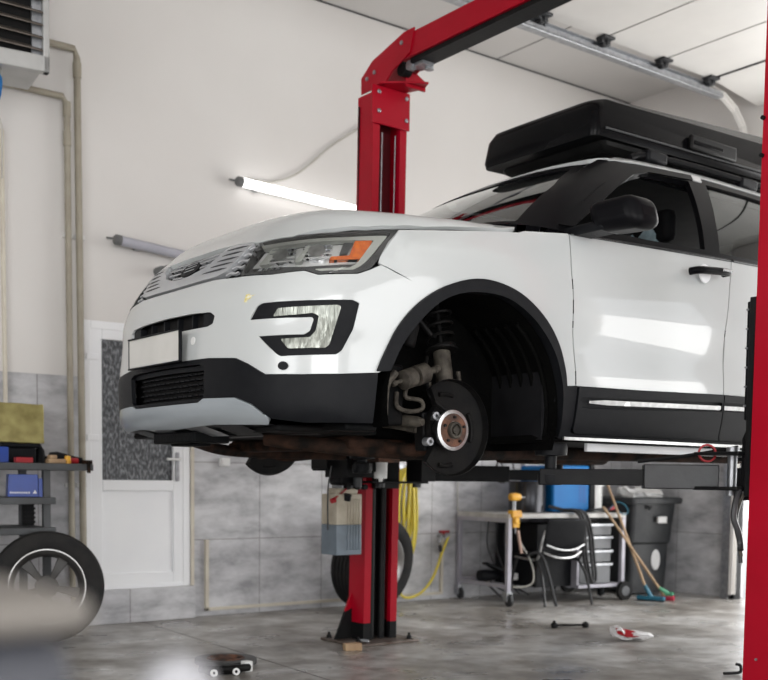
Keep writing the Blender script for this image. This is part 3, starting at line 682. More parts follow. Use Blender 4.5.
bm = NB(); box(bm, .42, .95, -.80, .80, 1.02, 1.235); dsh = link('dashboard', bm, interior, car, bevel=.05)
bm = NB(); lathe(bm, LV(.97, -.38, 1.12), (-1, 0, -.45), [(0, .17), (.012, .185), (.024, .17)], 32, cap=False); link('steering_wheel', bm, interior, car)
bm = NB(); box(bm, 1.38, 3.3, -.55, .55, 1.690, 1.700); link('headliner', bm, interior, car)
for su in (1.20, 2.15):
    for s in (.38, -.38):
        bm = NB(); box(bm, su, su+.55, -s-.25, -s+.25, .75, .92); v = box(bm, su+.45, su+.62, -s-.24, -s+.24, .88, 1.38)
        for q in v[4:]: q.co.x += .16
        st = link('car_seat', bm, interior, car, bevel=.05)
        bm = NB(); box(bm, su+.66, su+.76, -s-.13, -s+.13, 1.42, 1.60); link('headrest', bm, interior, st, bevel=.035)
        if su < 2 and s > 0:
            bm = NB()
            P = [LV(1.40, .80, 1.235), LV(1.43, .78, 1.34), LV(1.45, .72, 1.41), LV(1.50, .70, 1.36), LV(1.56, .74, 1.29), LV(1.66, .78, 1.25), LV(1.50, .62, 1.2), LV(1.44, .60, 1.30)]
            v = [bm.verts.new(p) for p in P]
            for f in ((0, 1, 7), (1, 2, 7), (2, 3, 7), (3, 4, 6), (4, 5, 6), (3, 6, 7)): bm.faces.new([v[i] for i in f])
            link('seat_cover_film', bm, film, car, smooth=False)
            bm = NB(); v = [bm.verts.new(p) for p in (LV(1.12, .80, 1.225), LV(1.33, .80, 1.24), LV(1.34, .70, 1.34), LV(1.2, .66, 1.27))]; bm.faces.new(v); link('seat_cover_film', bm, film, car, smooth=False)

# --- wheel housings
AC = (.045, .37)
def housing(uc, wc, r, parent):
    for s in (1, -1):
        bm = NB(); prof = []
        for k in range(25):
            a = -.35 + (PI+.55)*k/24; prof.append((uc + r*math.cos(a), wc + r*math.sin(a)))
        for v0, v1 in ((.965, .56),):
            A = [bm.verts.new(LV(a, v0*s, b)) for a, b in prof]; M_ = [bm.verts.new(LV(a, (v0+v1)/2*s, b-.0)) for a, b in prof]; B = [bm.verts.new(LV(a, v1*s, b)) for a, b in prof]
            for X, Y in ((A, M_), (M_, B)):
                for i in range(24): bm.faces.new((X[i], X[i+1], Y[i+1], Y[i]))
            bm.faces.new(B)
        link('wheel_well', bm, liner, parent)
housing(AC[0], AC[1], .495, car); housing(RU-.03, .39, .475, car)
# moulded ribs of the rear half of the liner
for s in (1, -1):
    bm = NB()
    for k in range(5):
        v = .62 + k*.07
        pts = [LV(AC[0] + .485*math.cos(a), v*s, AC[1] + .485*math.sin(a)) for a in [-.25 + 1.2*j/8 for j in range(9)]]
        tube(bm, pts, .012, seg=6, n=1)
    tube(bm, [LV(.53, .93*s, .262), LV(.50, .80*s, .255), LV(.44, .62*s, .25)], .02, seg=6)
    link('liner_ribs', bm, liner, car)

# --- front suspension and hubs, both sides
def corner(s, du):
    H = Vector(LV(du, .86*s, .275)); out = Vector((0, -s, 0))
    hub = NB(); lathe(hub, H - out*.05, out, [(0, .070), (.04, .084), (.045, .089), (.060, .089), (.062, .080), (.063, .050)], 36); hub = link('wheel_hub', hub, brushed, car)
    bm = NB(); lathe(bm, H + out*.012, out, [(0, .074), (.003, .072), (.0035, .038)], 32, cap=False); link('rust_ring', bm, rust, hub)
    bm = NB(); lathe(bm, H, out, [(0, .037), (.030, .037), (.034, .034), (.034, .026), (.020, .026), (.020, .018), (.032, .016), (.036, .0)], 28); link('axle_nut', bm, castiron, hub)
    for k in range(5):
        a = 2*PI*k/5 + .3; c = H + out*.012 + Vector((math.cos(a), 0, math.sin(a)))*.057
        bm = NB(); cyl(bm, c, c + out*.012, .0065, seg=10); link('wheel_stud', bm, blacksteel, hub)
    # dust shield: dished disc, open towards the caliper side
    bm = NB(); n = 48; rings = []
    for t, r0 in ((-.055, .075), (-.052, .10), (-.050, .180), (-.045, .206), (-.015, .214), (-.012, .210)):
        rings.append([bm.verts.new(H + Vector((.018, 0, .012)) + out*t + Vector((math.cos(a), 0, math.sin(a)))*(r0 if not (2.3 < a < 3.9) else min(r0, .105 + (r0-.1)*.25 if r0 > .105 else r0))) for a in [2*PI*k/n for k in range(n)]])
    for A, B in zip(rings, rings[1:]):
        for k in range(n): bm.faces.new((A[k], A[(k+1) % n], B[(k+1) % n], B[k]))
    sh = link('brake_shield', bm, shieldm, car)
    bm = NB()
    for a0, a1, rr in ((-.3, .55, .155), (1.3, 1.8, .160), (-1.8, -1.3, .155)):
        tube(bm, [H - out*.045 + Vector((math.cos(a), 0, math.sin(a)))*rr for a in [a0+(a1-a0)*j/6 for j in range(7)]], .010, seg=8, n=2)
    link('shield_rib', bm, shieldm, sh)
    # knuckle with two caliper ears
    bm = NB()
    obox(bm, H + Vector((-.03, 0, .0)) - out*.09, (1, 0, .1), (0, 0, 1), .17, .17, .07)
    tube(bm, [H - out*.08 + Vector((0, 0, .05)), H - out*.10 + Vector((.03, 0, .13)), H - out*.13 + Vector((.07, 0, .20))], .036, seg=12)
    tube(bm, [H - out*.07 + Vector((-.02, 0, .03)), H - out*.05 + Vector((-.075, 0, .055))], .026, seg=10)
    tube(bm, [H - out*.07 + Vector((-.03, 0, -.02)), H - out*.05 + Vector((-.105, 0, -.045))], .026, seg=10)
    kn = link('steering_knuckle', bm, shieldm, car, bevel=.01)
    for c in (H + Vector((-.075, 0, .060)), H + Vector((-.108, 0, -.052))):
        bm = NB(); lathe(bm, c - out*.05, out, [(0, .019), (.035, .019), (.037, .017), (.037, .008), (.01, .008)], 20, cap=False); link('caliper_mount', bm, galv, kn)
    # strut
    T = LV(.085, .63*s, .84); Bt = H - out*.13 + Vector((.075, 0, .165))
    d = (T-Bt).normalized()
    bm = NB(); lathe(bm, Bt, d, [(0, .036), (.02, .040), (.20, .040), (.205, .034), (.21, .030)], 24); stt = link('strut', bm, castiron, car)
    bm = NB()
    pts = [Bt + d*(.20 + .0045*k) + (frame_of(d)[0]*math.cos(k*.55) + frame_of(d)[1]*math.sin(k*.55))*.062 for k in range(76)]
    tube(bm, pts, .0075, seg=6, n=1); lathe(bm, Bt + d*.205, d, [(0, .074), (.008, .078), (.012, .03)], 24); link('coil_spring', bm, shieldm, stt)
    bm = NB(); cyl(bm, Bt + d*.2, Bt + d*.52, .012, seg=10); link('strut_rod', bm, shieldm, stt)
    # clamp at the strut foot
    bm = NB(); lathe(bm, Bt + d*.005, d, [(0, .048), (.025, .050), (.035, .046)], 20); tube(bm, [Bt + Vector((.03, 0, .03)), Bt + Vector((.075, 0, .05)), Bt + Vector((.07, 0, .11))], .011); tube(bm, [Bt + Vector((-.03, 0, 0)), Bt + Vector((-.09, 0, -.01)), Bt + Vector((-.10, 0, .05))], .010)
    link('strut_clamp', bm, castiron, stt)
    # actuator with two drums in front of the strut, on a rod
    A0 = LV(-.345, .86*s, .456); A1 = LV(-.055, .83*s, .546); ad = (A1-A0).normalized()
    bm = NB(); lathe(bm, A0, ad, [(0, .010), (.005, .014), (.020, .014), (.025, .008), (.055, .009), (.062, .038), (.066, .042), (.125, .042), (.128, .030), (.140, .030), (.143, .044), (.205, .044), (.210, .016), (.26, .013), (.263, .018), (.29, .016), (.295, 0)], 24)
    ac = link('link_bushing', bm, castiron, car)
    bm = NB(); tube(bm, [LV(-.22, .80*s, .455), LV(-.23, .81*s, .41), LV(-.15, .81*s, .40), LV(-.14, .81*s, .365), LV(-.21, .81*s, .35), LV(-.27, .80*s, .37), LV(-.265, .79*s, .43)], .010, seg=8); link('brake_hose', bm, castiron, car)
    # control arm, tie rod, drive shaft
    bm = NB()
    tube(bm, [H - out*.10 + Vector((0, 0, -.07)), LV(-.08, .66*s, .19), LV(-.16, .46*s, .215)], .030, seg=10)
    tube(bm, [H - out*.10 + Vector((0, 0, -.075)), LV(.12, .66*s, .185), LV(.30, .46*s, .215)], .034, seg=10)
    link('control_arm', bm, rustdark, car)
    bm = NB(); tube(bm, [H - out*.10 + Vector((-.12, 0, 0)), LV(-.16, .60*s, .30), LV(-.16, .40*s, .31)], .014, seg=8); lathe(bm, LV(-.16, .84*s, .305), LV(-.3, -1*s, .1), [(0, .016), (.03, .024), (.10, .026), (.11, .018), (.14, .016)], 14); link('tie_rod', bm, castiron, car)
    bm = NB(); lathe(bm, H - out*.08, (0, s, .06), [(0, .045), (.05, .05), (.10, .04), (.14, .02), (.40, .018), (.44, .05), (.52, .055)], 20); link('drive_shaft', bm, shieldm, car)
    bm = NB(); tube(bm, [LV(-.22, .74*s, .80), LV(-.10, .70*s, .78), LV(-.02, .72*s, .70)], .012, seg=8); tube(bm, [LV(-.33, .80*s, .60), LV(-.20, .72*s, .66), LV(-.12, .66*s, .80)], .014, seg=8); tube(bm, [LV(-.06, .74*s, .60), LV(-.10, .78*s, .52), LV(-.10, .82*s, .42), LV(-.03, .84*s, .36)], .009, seg=8); link('brake_line', bm, shieldm, car)
    bm = NB(); lathe(bm, LV(-.24, .83*s, .62), LV(.2, .1, 1), [(0, .03), (.1, .03), (.12, .012)], 12); obox(bm, LV(-.28, .70*s, .42), (1, 0, 0), (0, 1, 0), .12, .16, .26); link('washer_tank', bm, underblack, car, bevel=.01)
corner(1, -.012); corner(-1, .07)
# front subframe, exhaust, ducts
bm = NB(); box(bm, -.34, -.22, -.52, .52, .19, .25); box(bm, .22, .36, -.52, .52, .185, .24); box(bm, -.34, .36, -.55, -.45, .19, .24); box(bm, -.34, .36, .45, .55, .19, .24); link('subframe', bm, rustdark, car, bevel=.015)
bm = NB(); tube(bm, [LV(-.62, .30, .235), LV(-.52, .42, .215), LV(-.30, .50, .195), LV(0, .52, .185), (.5, -.42, .19), (1.3, -.3, .21), (3.3, -.35, .22)], .034, seg=12); link('exhaust_pipe', bm, rustdark, car)
bm = NB(); tube(bm, [LV(-.66, -.30, .23), LV(-.45, -.42, .20), LV(-.2, -.46, .19), LV(.3, -.4, .19)], .028, seg=12); link('exhaust_pipe', bm, rustdark, car)
bm = NB(); box(bm, .4, 1.5, -.12, .12, .20, .262); box(bm, 1.6, 2.3, .25, .6, .17, .26); link('transmission', bm, rustdark, car, bevel=.03)
# rear wheels
def wheel_parts(parent, o, axis, R=.385, W=.235, face=1, spin=0, rimmat=None, flat=False):
    """tyre and rim: o centre, axis pointing to the outer face"""
    ax = Vector(axis).normalized(); o = Vector(o); h = W/2
    bm = NB()
    prof = [(-h*.80, R*.64), (-h, R*.72), (-h*1.04, R*.84), (-h*.93, R*.955), (-h*.72, R)]
    for k in (-.42, -.10, .22, .54): prof += [(h*(k-.07), R), (h*(k-.06), R*.978), (h*(k+.06), R*.978), (h*(k+.07), R)]
    prof += [(h*.72, R), (h*.93, R*.955), (h*1.04, R*.84), (h, R*.72), (h*.80, R*.64), (h*.6, R*.60), (-h*.6, R*.60), (-h*.8, R*.64)]
    lathe(bm, o, ax, prof, 64, cap=False); ty = link('tyre', bm, rubber, parent)
    bm = NB(); lathe(bm, o, ax, [(-h*.78, R*.67), (-h*.8, R*.64), (-h*.5, R*.585), (h*.5, R*.585), (h*.76, R*.63), (h*.80, R*.665), (h*.84, R*.66), (h*.80, R*.625), (h*.55, R*.57), (-h*.5, R*.56)], 64, cap=False); rim = link('rim', bm, rimmat or alloy, parent)
    bm = NB(); lathe(bm, o, ax, [(h*.78, R*.685), (h*.88, R*.68), (h*.88, R*.655), (h*.78, R*.65)], 64, cap=False); link('rim_lip', bm, alloy, parent if flat else rim)
    x, y, _ = frame_of(ax)
    for k in range(5):
        a = 2*PI*k/5 + spin; r = x*math.cos(a) + y*math.sin(a); t = ax.cross(r)
        bm = NB()
        sec = [(.10, .050, .30), (.30, .040, .42), (.60, .052, .62), (.95, .075, .55)]
        A = []
        for f_, wd, dp in sec:
            c = o + r*(R*.60*f_) + ax*(h*dp)
            A.append([bm.verts.new(c + t*wd/2), bm.verts.new(c - t*wd/2), bm.verts.new(c - t*wd/2 - ax*.035), bm.verts.new(c + t*wd/2 - ax*.035)])
        for P_, Q_ in zip(A, A[1:]):
            for i in range(4): bm.faces.new((P_[i], P_[(i+1) % 4], Q_[(i+1) % 4], Q_[i]))
        bm.faces.new(A[0]); bm.faces.new(A[-1])
        link('spoke', bm, rimmat or alloy, parent if flat else rim, bevel=.006)
    bm = NB(); lathe(bm, o + ax*(h*.05), ax, [(0, .075), (h*.35, .07), (h*.42, .035), (h*.40, 0)], 28); link('hub_cap', bm, rimmat or alloy, parent if flat else rim)
for s in (1, -1):
    e = bpy.data.objects.new('rear_hub', None); COL.objects.link(e); e.parent = car
    bm = NB(); lathe(bm, LV(RU, .80*s, .36), (0, -s, 0), [(0, .15), (.012, .165), (.03, .165), (.032, .09), (.07, .085), (.075, .03), (.09, 0)], 36); link('brake_drum', bm, castiron, e)

# --- roof box on two bars
rb = thing('roof_box', 'long glossy black roof box strapped on top of the white SUV', 'roof box', (3.15, 4.5, 1.02))
def bx(u, v, w): return Vector((u, -(v+.115), w))
def box_net(rows, bm, closed_ends=True):
    R = [[bm.verts.new(bx(*p)) for p in r] for r in rows]
    n = len(R[0])
    for A, B in zip(R, R[1:]):
        for k in range(n): bm.faces.new((A[k], A[(k+1) % n], B[(k+1) % n], B[k]))
    bm.faces.new(R[0]); bm.faces.new(R[-1])
def contour(u0, u1, hv, w, r0, r1, dw=0, n=5):
    """plan outline with small front corner radius r0 and large rear radius r1"""
    pts = []
    for (cu, cv, r, a0) in ((u0+r0, -hv+r0, r0, PI), (u1-r1, -hv+r1, r1, 1.5*PI), (u1-r1, hv-r1, r1, 0), (u0+r0, hv-r0, r0, .5*PI)):
        for k in range(n+1):
            a = a0 + .5*PI*k/n; pts.append((cu + r*math.cos(a), cv + r*math.sin(a), w + dw*(cu + r*math.cos(a) - u0)))
    return pts
bm = NB(); box_net([contour(1.36, 3.25, .36, 1.83, .03, .1), contour(1.33, 3.3, .385, 1.845, .03, .1), contour(1.30, 3.36, .395, 1.875, .04, .1, .006), contour(1.285, 3.40, .405, 1.895, .04, .1, .008)], bm)
tray = link('box_base', bm, boxbase, rb)
bm = NB(); box_net([contour(1.205, 3.43, .428, 1.862, .05, .12, .012), contour(1.20, 3.44, .436, 1.89, .05, .12, .012), contour(1.205, 3.43, .432, 1.925, .05, .13, .022), contour(1.215, 3.43, .426, 2.005, .06, .16, .11), contour(1.235, 3.42, .405, 2.052, .08, .2, .165), contour(1.30, 3.35, .34, 2.085, .10, .25, .18), contour(1.45, 3.15, .20, 2.11, .10, .2, .18)], bm)
bmesh.ops.triangulate(bm, faces=[f for f in bm.faces if len(f.verts) > 4])
for v in bm.verts:
    if v.co.z > 1.95 and v.co.x > 1.9:
        t = (v.co.x-1.9)/1.5; v.co.z -= .34*t*t*min(1, (v.co.z-1.95)/.15)
link('box_lid', bm, boxblack, rb)
bm = NB(); tube(bm, [bx(1.28, .438, 1.906), bx(2.0, .440, 1.915), bx(3.3, .438, 1.93)], .006, seg=6, n=2); link('box_seam', bm, greysteel, rb)
bm = NB(); obox(bm, bx(2.18, .446, 1.965), (1, 0, 0), (0, 0, 1), .42, .085, .03); hd = link('box_handle', bm, boxbase, rb, bevel=.012)
bm = NB(); obox(bm, bx(2.12, .462, 1.962), (1, 0, 0), (0, 0, 1), .26, .022, .008); link('handle_lip', bm, boxblack, hd, bevel=.003)
bm = NB(); obox(bm, bx(1.96, .40, 1.85), (1, 0, 0), (0, 0, 1), .20, .05, .05); link('bar_clamp', bm, boxblack, rb, bevel=.015)
for k in range(12):
    u = 1.40 + k*.055; bm = NB(); obox(bm, bx(u, .05, 1.834), (0, 1, 0), (0, 0, 1), .55, .018, .012); link('base_rib', bm, boxbase, tray)
for u in (1.62, 2.45):
    bm = NB(); tube(bm, [LV(u, -.60, 1.812), LV(u, 0, 1.818), LV(u, .60, 1.812)], .016, seg=8, n=2); cb = link('cross_bar', bm, blackplas, rb)
    for s in (1, -1):
        bm = NB(); obox(bm, LV(u, .60*s, 1.80), (1, 0, 0), (0, 1, 0), .16, .06, .065); link('bar_foot', bm, blackplas, cb, bevel=.015)
# ================================================================= the room
WY, EX, CZ = 7.568, 8.85, 4.94
X0, Y0 = -4.0, -3.2
wm = walls_mat(); fm = floor_mat(); cm = ceil_mat()
def struct(name, bm, m, parent=None, **k):
    o = link(name, bm, m, parent, **k)
    if not parent: o['kind'] = 'structure'
    return o
bm = NB(); box(bm, X0-.3, EX+.3, Y0-.3, WY+.3, -.2, 0); struct('floor', bm, fm, smooth=False)
bm = NB(); box(bm, X0-.3, EX+.3, Y0-.3, WY+.3, CZ, CZ+.2); struct('ceiling', bm, cm, smooth=False)
# far wall with the door opening
DX0, DX1_, DZ0, DZ1 = 3.045, 3.875, .25, 2.19
bm = NB()
box(bm, X0-.3, DX0, WY, WY+.3, 0, CZ); box(bm, DX1_, EX+.3, WY, WY+.3, 0, CZ); box(bm, DX0, DX1_, WY, WY+.3, DZ1, CZ); box(bm, DX0, DX1_, WY, WY+.3, 0, DZ0)
struct('wall_back', bm, wm, smooth=False)
bm = NB(); box(bm, X0-.3, X0, Y0, -1.5, 0, CZ); box(bm, X0-.3, X0, 3.5, WY, 0, CZ); box(bm, X0-.3, X0, -1.5, 3.5, 3.8, CZ); struct('wall_left', bm, wm, smooth=False)  # opening in this unseen wall is added to let fill light in
# right wall: garage opening y 2.0..6.05 and a second one
O1 = (1.9, 6.12); O2 = (-1.0, .45); OT = 4.15; OT2 = 3.45
bm = NB()
box(bm, EX, EX+.1, O1[1], WY, 0, CZ); box(bm, EX, EX+.1, O2[1], O1[0], 0, CZ); box(bm, EX, EX+.1, Y0, O2[0], 0, CZ)
box(bm, EX, EX+.1, *O1, OT, CZ); box(bm, EX, EX+.1, *O2, OT2, CZ)
struct('wall_right', bm, wm, smooth=False)
F1 = (-3.2, 1.2); F2 = (2.6, 7.2)
bm = NB()
box(bm, X0, F1[0], Y0-.3, Y0, 0, CZ); box(bm, F1[1], F2[0], Y0-.3, Y0, 0, CZ); box(bm, F2[1], EX, Y0-.3, Y0, 0, CZ)
box(bm, *F1, Y0-.3, Y0, 3.9, CZ); box(bm, *F2, Y0-.3, Y0, 3.9, CZ)
struct('wall_front', bm, wm, smooth=False)
# dark line of sealant where wall meets ceiling, floor edge
bm = NB(); box(bm, X0, EX, WY-.006, WY+.02, CZ-.012, CZ-.001); struct('trim_1', bm, greysteel)
bm = NB(); box(bm, 2.45, 3.90, WY-.06, WY, 0, .250); struct('trim_2', bm, wm, bevel=.003, smooth=False)
bm = NB(); box(bm, 3.888, 3.915, WY-.012, WY, .25, 2.2); struct('trim_7', bm, cream)
bm = NB(); box(bm, EX-.10, EX, O1[1]-.045, O1[1]-.0, 0, OT); struct('trim_3', bm, blackplas)
bm = NB(); box(bm, EX-.13, EX-.10, O1[1]+.02, O1[1]+.09, 0, OT+.1); box(bm, EX-.14, EX-.13, O1[1]+.0, O1[1]+.03, 0, OT+.1); struct('trim_4', bm, galv)
# outside yard
bm = NB(); box(bm, EX+.3, EX+26, -20, 20, -.25, -.02); struct('ground_outside', bm, mat('pale yard concrete', (.55, .54, .52), .8, 0, (.48, .47, .45), 1.5), smooth=False)
hm = mat('hedge leaves', (.10, .16, .06), .8, 0, (.20, .27, .12), 3, bump=.6)
bm = NB(); box(bm, EX+22, EX+23.5, -26, 14, 0, 1.9)
bmesh.ops.subdivide_edges(bm, edges=bm.edges[:], cuts=14, use_grid_fill=True)
for v in bm.verts: v.co += Vector((random.uniform(-.3, .3), random.uniform(-.3, .3), random.uniform(-.3, .3)))
link('hedge', bm, hm)
tag(bpy.data.objects['hedge'], 'clipped green hedge at the far side of the yard outside', 'hedge')

# white door in the far wall
door = bpy.data.objects.new('door_1', None); COL.objects.link(door); door.location = (0, 0, 0); door['kind'] = 'structure'
fy = WY+.03
bm = NB()
for a in ((DX0-.008, DX0+.05, DZ0, DZ1+.008), (DX1_-.05, DX1_+.008, DZ0, DZ1+.008), (DX0+.05, DX1_-.05, DZ1-.05, DZ1+.008), (DX0+.05, DX1_-.05, DZ0-.001, DZ0+.03)): box(bm, a[0], a[1], WY-.004, fy+.08, a[2], a[3])
link('door_frame', bm, pvc, door, bevel=.004)
lx0, lx1, lz0, lz1 = DX0+.035, DX1_-.035, DZ0+.02, DZ1-.035
bm = NB(); gx0, gx1, gz0, gz1 = lx0+.10, lx1-.095, 1.055, lz1-.085
ly = fy-.03
box(bm, lx0, gx0, ly, ly+.06, lz0, lz1); box(bm, gx1, lx1, ly, ly+.06, lz0, lz1); box(bm, gx0, gx1, ly, ly+.06, gz1, lz1); box(bm, gx0, gx1, ly, ly+.06, .975, gz0); box(bm, gx0, gx1, ly, ly+.06, lz0, lz0+.095)
link('door_leaf', bm, pvc, door, bevel=.006)
bm = NB(); box(bm, gx0, gx1, ly+.016, ly+.045, lz0+.095, .975); link('door_panel', bm, pvc, door)
og = mat('patterned dark glass', (.03, .033, .038), .3, .0, (.26, .27, .29), 44, detail=6, bump=.9, bscale=60, lo=.45, hi=.72, stretch=(1.3, 1, .6))
bm = NB(); box(bm, gx0, gx1, ly+.022, ly+.035, gz0, gz1); link('door_pane', bm, og, door)
bm = NB(); box(bm, lx1-.08, lx1-.048, ly-.012, ly+.01, 1.05, 1.27); hp = link('handle_plate', bm, galv, door, bevel=.006)
bm = NB(); tube(bm, [(lx1-.064, ly-.01, 1.215), (lx1-.064, ly-.05, 1.215), (lx1-.075, ly-.055, 1.215), (lx1-.175, ly-.055, 1.215)], .010, n=2); link('door_handle', bm, whiteplas, hp)
for z in (.45, 1.35, 1.93):
    bm = NB(); box(bm, lx0-.02, lx0+.07, ly-.014, ly+.005, z-.012, z+.03); link('hinge', bm, pvc, door, bevel=.003)

# opened sectional door parked under the ceiling
sd = thing('sectional_garage_door', 'open white sectional door parked in tracks under the ceiling', 'garage door', (0, 0, 0))
ry = 6.09
seams = [3.9, 4.62, 5.32, 6.02, 6.72, 7.44, 8.10]
for a, b in zip(seams, seams[1:]):
    bm = NB(); box(bm, a+.006, b-.006, O1[0]-.05, ry-.05, 4.585, 4.625)
    o = link('door_section', bm, panelw, sd, bevel=.006)
    bm = NB(); box(bm, a-.006, a+.006, O1[0]-.05, ry-.05, 4.59, 4.615); link('section_joint', bm, blackplas, o)
# last section sloping down into the track bend
bm = NB(); obox(bm, (8.46, (O1[0]+ry-.10)/2, 4.565), (.66, 0, -.08), (0, 1, 0), .72, ry-O1[0], .04); link('door_section', bm, panelw, sd, bevel=.006)
bm = NB(); box(bm, 8.094, 8.106, O1[0]-.05, ry-.05, 4.575, 4.61); link('section_joint', bm, blackplas, sd)
def track(y):
    bm = NB()
    P = [(3.9, 4.53), (8.1, 4.53), (8.35, 4.50), (8.52, 4.42), (8.64, 4.30), (8.70, 4.12), (8.71, 3.9), (8.71, .05)]
    prof = [(-.028, -.035), (-.024, -.035), (-.024, .0), (.024, .0), (.024, -.035), (.028, -.035), (.028, .004), (-.028, .004)]
    rings = []
    for i, (x, z) in enumerate(P):
        a = Vector((P[min(i+1, len(P)-1)][0]-P[max(i-1, 0)][0], 0, P[min(i+1, len(P)-1)][1]-P[max(i-1, 0)][1])).normalized(); up = Vector((0, 1, 0)).cross(a)*-1
        n = Vector((-a.z, 0, a.x))
        rings.append([bm.verts.new(Vector((x, y, z)) + n*p + Vector((0, q, 0))) for p, q in prof])
    for A, B in zip(rings, rings[1:]):
        for k in range(8): bm.faces.new((A[k], A[(k+1) % 8], B[(k+1) % 8], B[k])).material_index = 0 if A is rings[0] else 1
    box(bm, 3.9, 8.3, y-.05, y-.0, 4.485, 4.490)
    return link('track', bm, [galv, panelw], sd, smooth=False)
track(ry); track(O1[0]-.1)
bm = NB(); box(bm, 3.9, 8.3, ry-.050, ry-.046, 4.475, 4.515); box(bm, 3.9, 8.3, ry-.050, ry+.02, 4.470, 4.475); link('track_angle', bm, galv, sd, bevel=.002)
for x in (4.62, 5.32, 6.02, 6.72, 7.44, 8.08):
    bm = NB(); box(bm, x-.06, x+.06, ry-.13, ry-.03, 4.565, 4.585); box(bm, x-.05, x-.02, ry-.09, ry-.03, 4.54, 4.57); box(bm, x+.01, x+.05, ry-.09, ry-.03, 4.53, 4.57)
    lathe(bm, (x, ry-.08, 4.535), (0, 1, 0), [(0, .022), (.05, .024)], 14); link('roller_hinge', bm, greysteel, sd, bevel=.003)
bm = NB(); box(bm, 8.1, 8.14, ry+.0, ry+.04, 4.50, CZ); box(bm, 6.1, 6.13, ry, ry+.03, 4.50, CZ); link('track_hanger', bm, galv, sd)
# joints of the ceiling sandwich panels
for i, x in enumerate((5.05, 7.0)):
    bm = NB(); box(bm, x-.004, x+.004, Y0, WY, CZ-.003, CZ+.01); struct('trim_%d' % (5+i), bm, greysteel)

# ================================================================= two-post lift
lift = thing('car_lift', 'red two-post car lift with overhead beam holding up the white SUV', 'car lift', (4.36, 4.33, 0))
def P3(x, y, z): return Vector((x-4.36, y-4.33, z))
def lb(name, m, *dims, bevel=.004, parent=None, extra=()):
    bm = NB()
    for d in (dims, *extra): box(bm, d[0]-4.36, d[1]-4.36, d[2]-4.33, d[3]-4.33, d[4], d[5])
    return link(name, bm, m, parent or lift, bevel=bevel)
def column(yf, sg, name='column'):
    """yf: y of the open face, sg: +1 if the back lies towards +y"""
    bm = NB()
    xa, xb, fl = 4.215, 4.49, .042
    def sh(z): return .0115*z
    prof = [(xa, yf), (xa, yf+sg*.17), (xb, yf+sg*.17), (xb, yf), (xb-fl-.012, yf), (xb-fl-.012, yf+sg*.035), (xb-.012, yf+sg*.035), (xb-.012, yf+sg*.158), (xa+.012, yf+sg*.158), (xa+.012, yf+sg*.035), (xa+fl+.012, yf+sg*.035), (xa+fl+.012, yf)]
    r = [[bm.verts.new(P3(x + sh(z)*(1 if sg > 0 else .5), y, z)) for x, y in prof] for z in (.012, .13, 3.56)]
    for A, B in zip(r, r[1:]):
        for k in range(12): f = bm.faces.new((A[k], A[(k+1) % 12], B[(k+1) % 12], B[k])); f.material_index = 1 if A is r[0] else 0
    bm.faces.new(r[-1])
    c = link(name, bm, [red, blacksteel], lift, smooth=False)
    return c
c1 = column(5.75, 1)
bm = NB(); bmx = [(4.085, .015), (4.22, .015), (4.22, .22), (4.165, .20)]
prism(bm, bmx, lambda a, b, d: P3(a, d, b), 5.885, 5.905); prism(bm, [(4.22, .22), (4.165, .20), (4.225, .34)], lambda a, b, d: P3(a, d, b), 5.885, 5.905)
for f in bm.faces: f.material_index = 0 if f.calc_center_median().z > .215 else 1
link('gusset', bm, [red, blacksteel], lift, smooth=False)
rustp = mat('worn base plate', (.10, .07, .055), .5, .5, (.22, .19, .17), 7)
lb('base_plate', rustp, 4.07, 4.57, 5.60, 6.04, 0, .018)
for x, y in ((4.10, 5.98), (4.11, 5.66), (4.53, 5.66), (4.53, 5.95)):
    bm = NB(); lathe(bm, P3(x, y, .018), (0, 0, 1), [(0, .022), (.004, .022), (.004, .016), (.022, .016), (.022, .009), (.040, .009)], 6); link('anchor_bolt', bm, blacksteel, lift, smooth=False)
# inside of the column: dark back, guide rods, hydraulic ram
c1x = 4.35
lb('column_back', blacksteel, 4.245, 4.50, 5.895, 5.907, .02, 3.5)
for dx in (-.052, .055):
    bm = NB(); tube(bm, [P3(c1x+dx+.012, 5.765, 1.3), P3(c1x+dx+.04, 5.765, 3.32)], .0035, seg=6, n=1); link('guide_cable', bm, galv, lift)
bm = NB(); cyl(bm, P3(c1x-.055, 5.80, .02), P3(c1x-.045, 5.80, 1.5), .035); link('hydraulic_ram', bm, blacksteel, lift)
bm = NB(); cyl(bm, P3(c1x+.04, 5.79, .02), P3(c1x+.05, 5.79, 1.5), .024); link('hydraulic_ram', bm, blacksteel, lift)
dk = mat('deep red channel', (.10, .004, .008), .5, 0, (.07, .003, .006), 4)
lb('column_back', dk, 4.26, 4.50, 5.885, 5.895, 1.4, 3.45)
# head of the column
lb('head_plate', red, 4.236, 4.542, 5.735, 5.75, 3.36, 3.60)
for x, z in ((4.285, 3.56), (4.285, 3.44), (4.51, 3.56), (4.51, 3.42), (4.29, 2.42), (4.29, 2.32), (4.50, 2.42), (4.50, 2.32)):
    bm = NB(); r_ = .014 if z > 3 else .007; lathe(bm, P3(x, 5.735 if z > 3 else 5.75, z), (0, -1, 0), [(0, r_), (.008, r_), (.010, r_*.7)], 6 if z > 3 else 12); link('head_bolt', bm, galv if z > 3 else blacksteel, lift, smooth=False)
for z in (2.42, 2.31):
    bm = NB(); lathe(bm, P3(4.375, 5.884, z), (0, -1, 0), [(0, .012), (.004, .010)], 12); link('head_bolt', bm, whiteplas, lift)
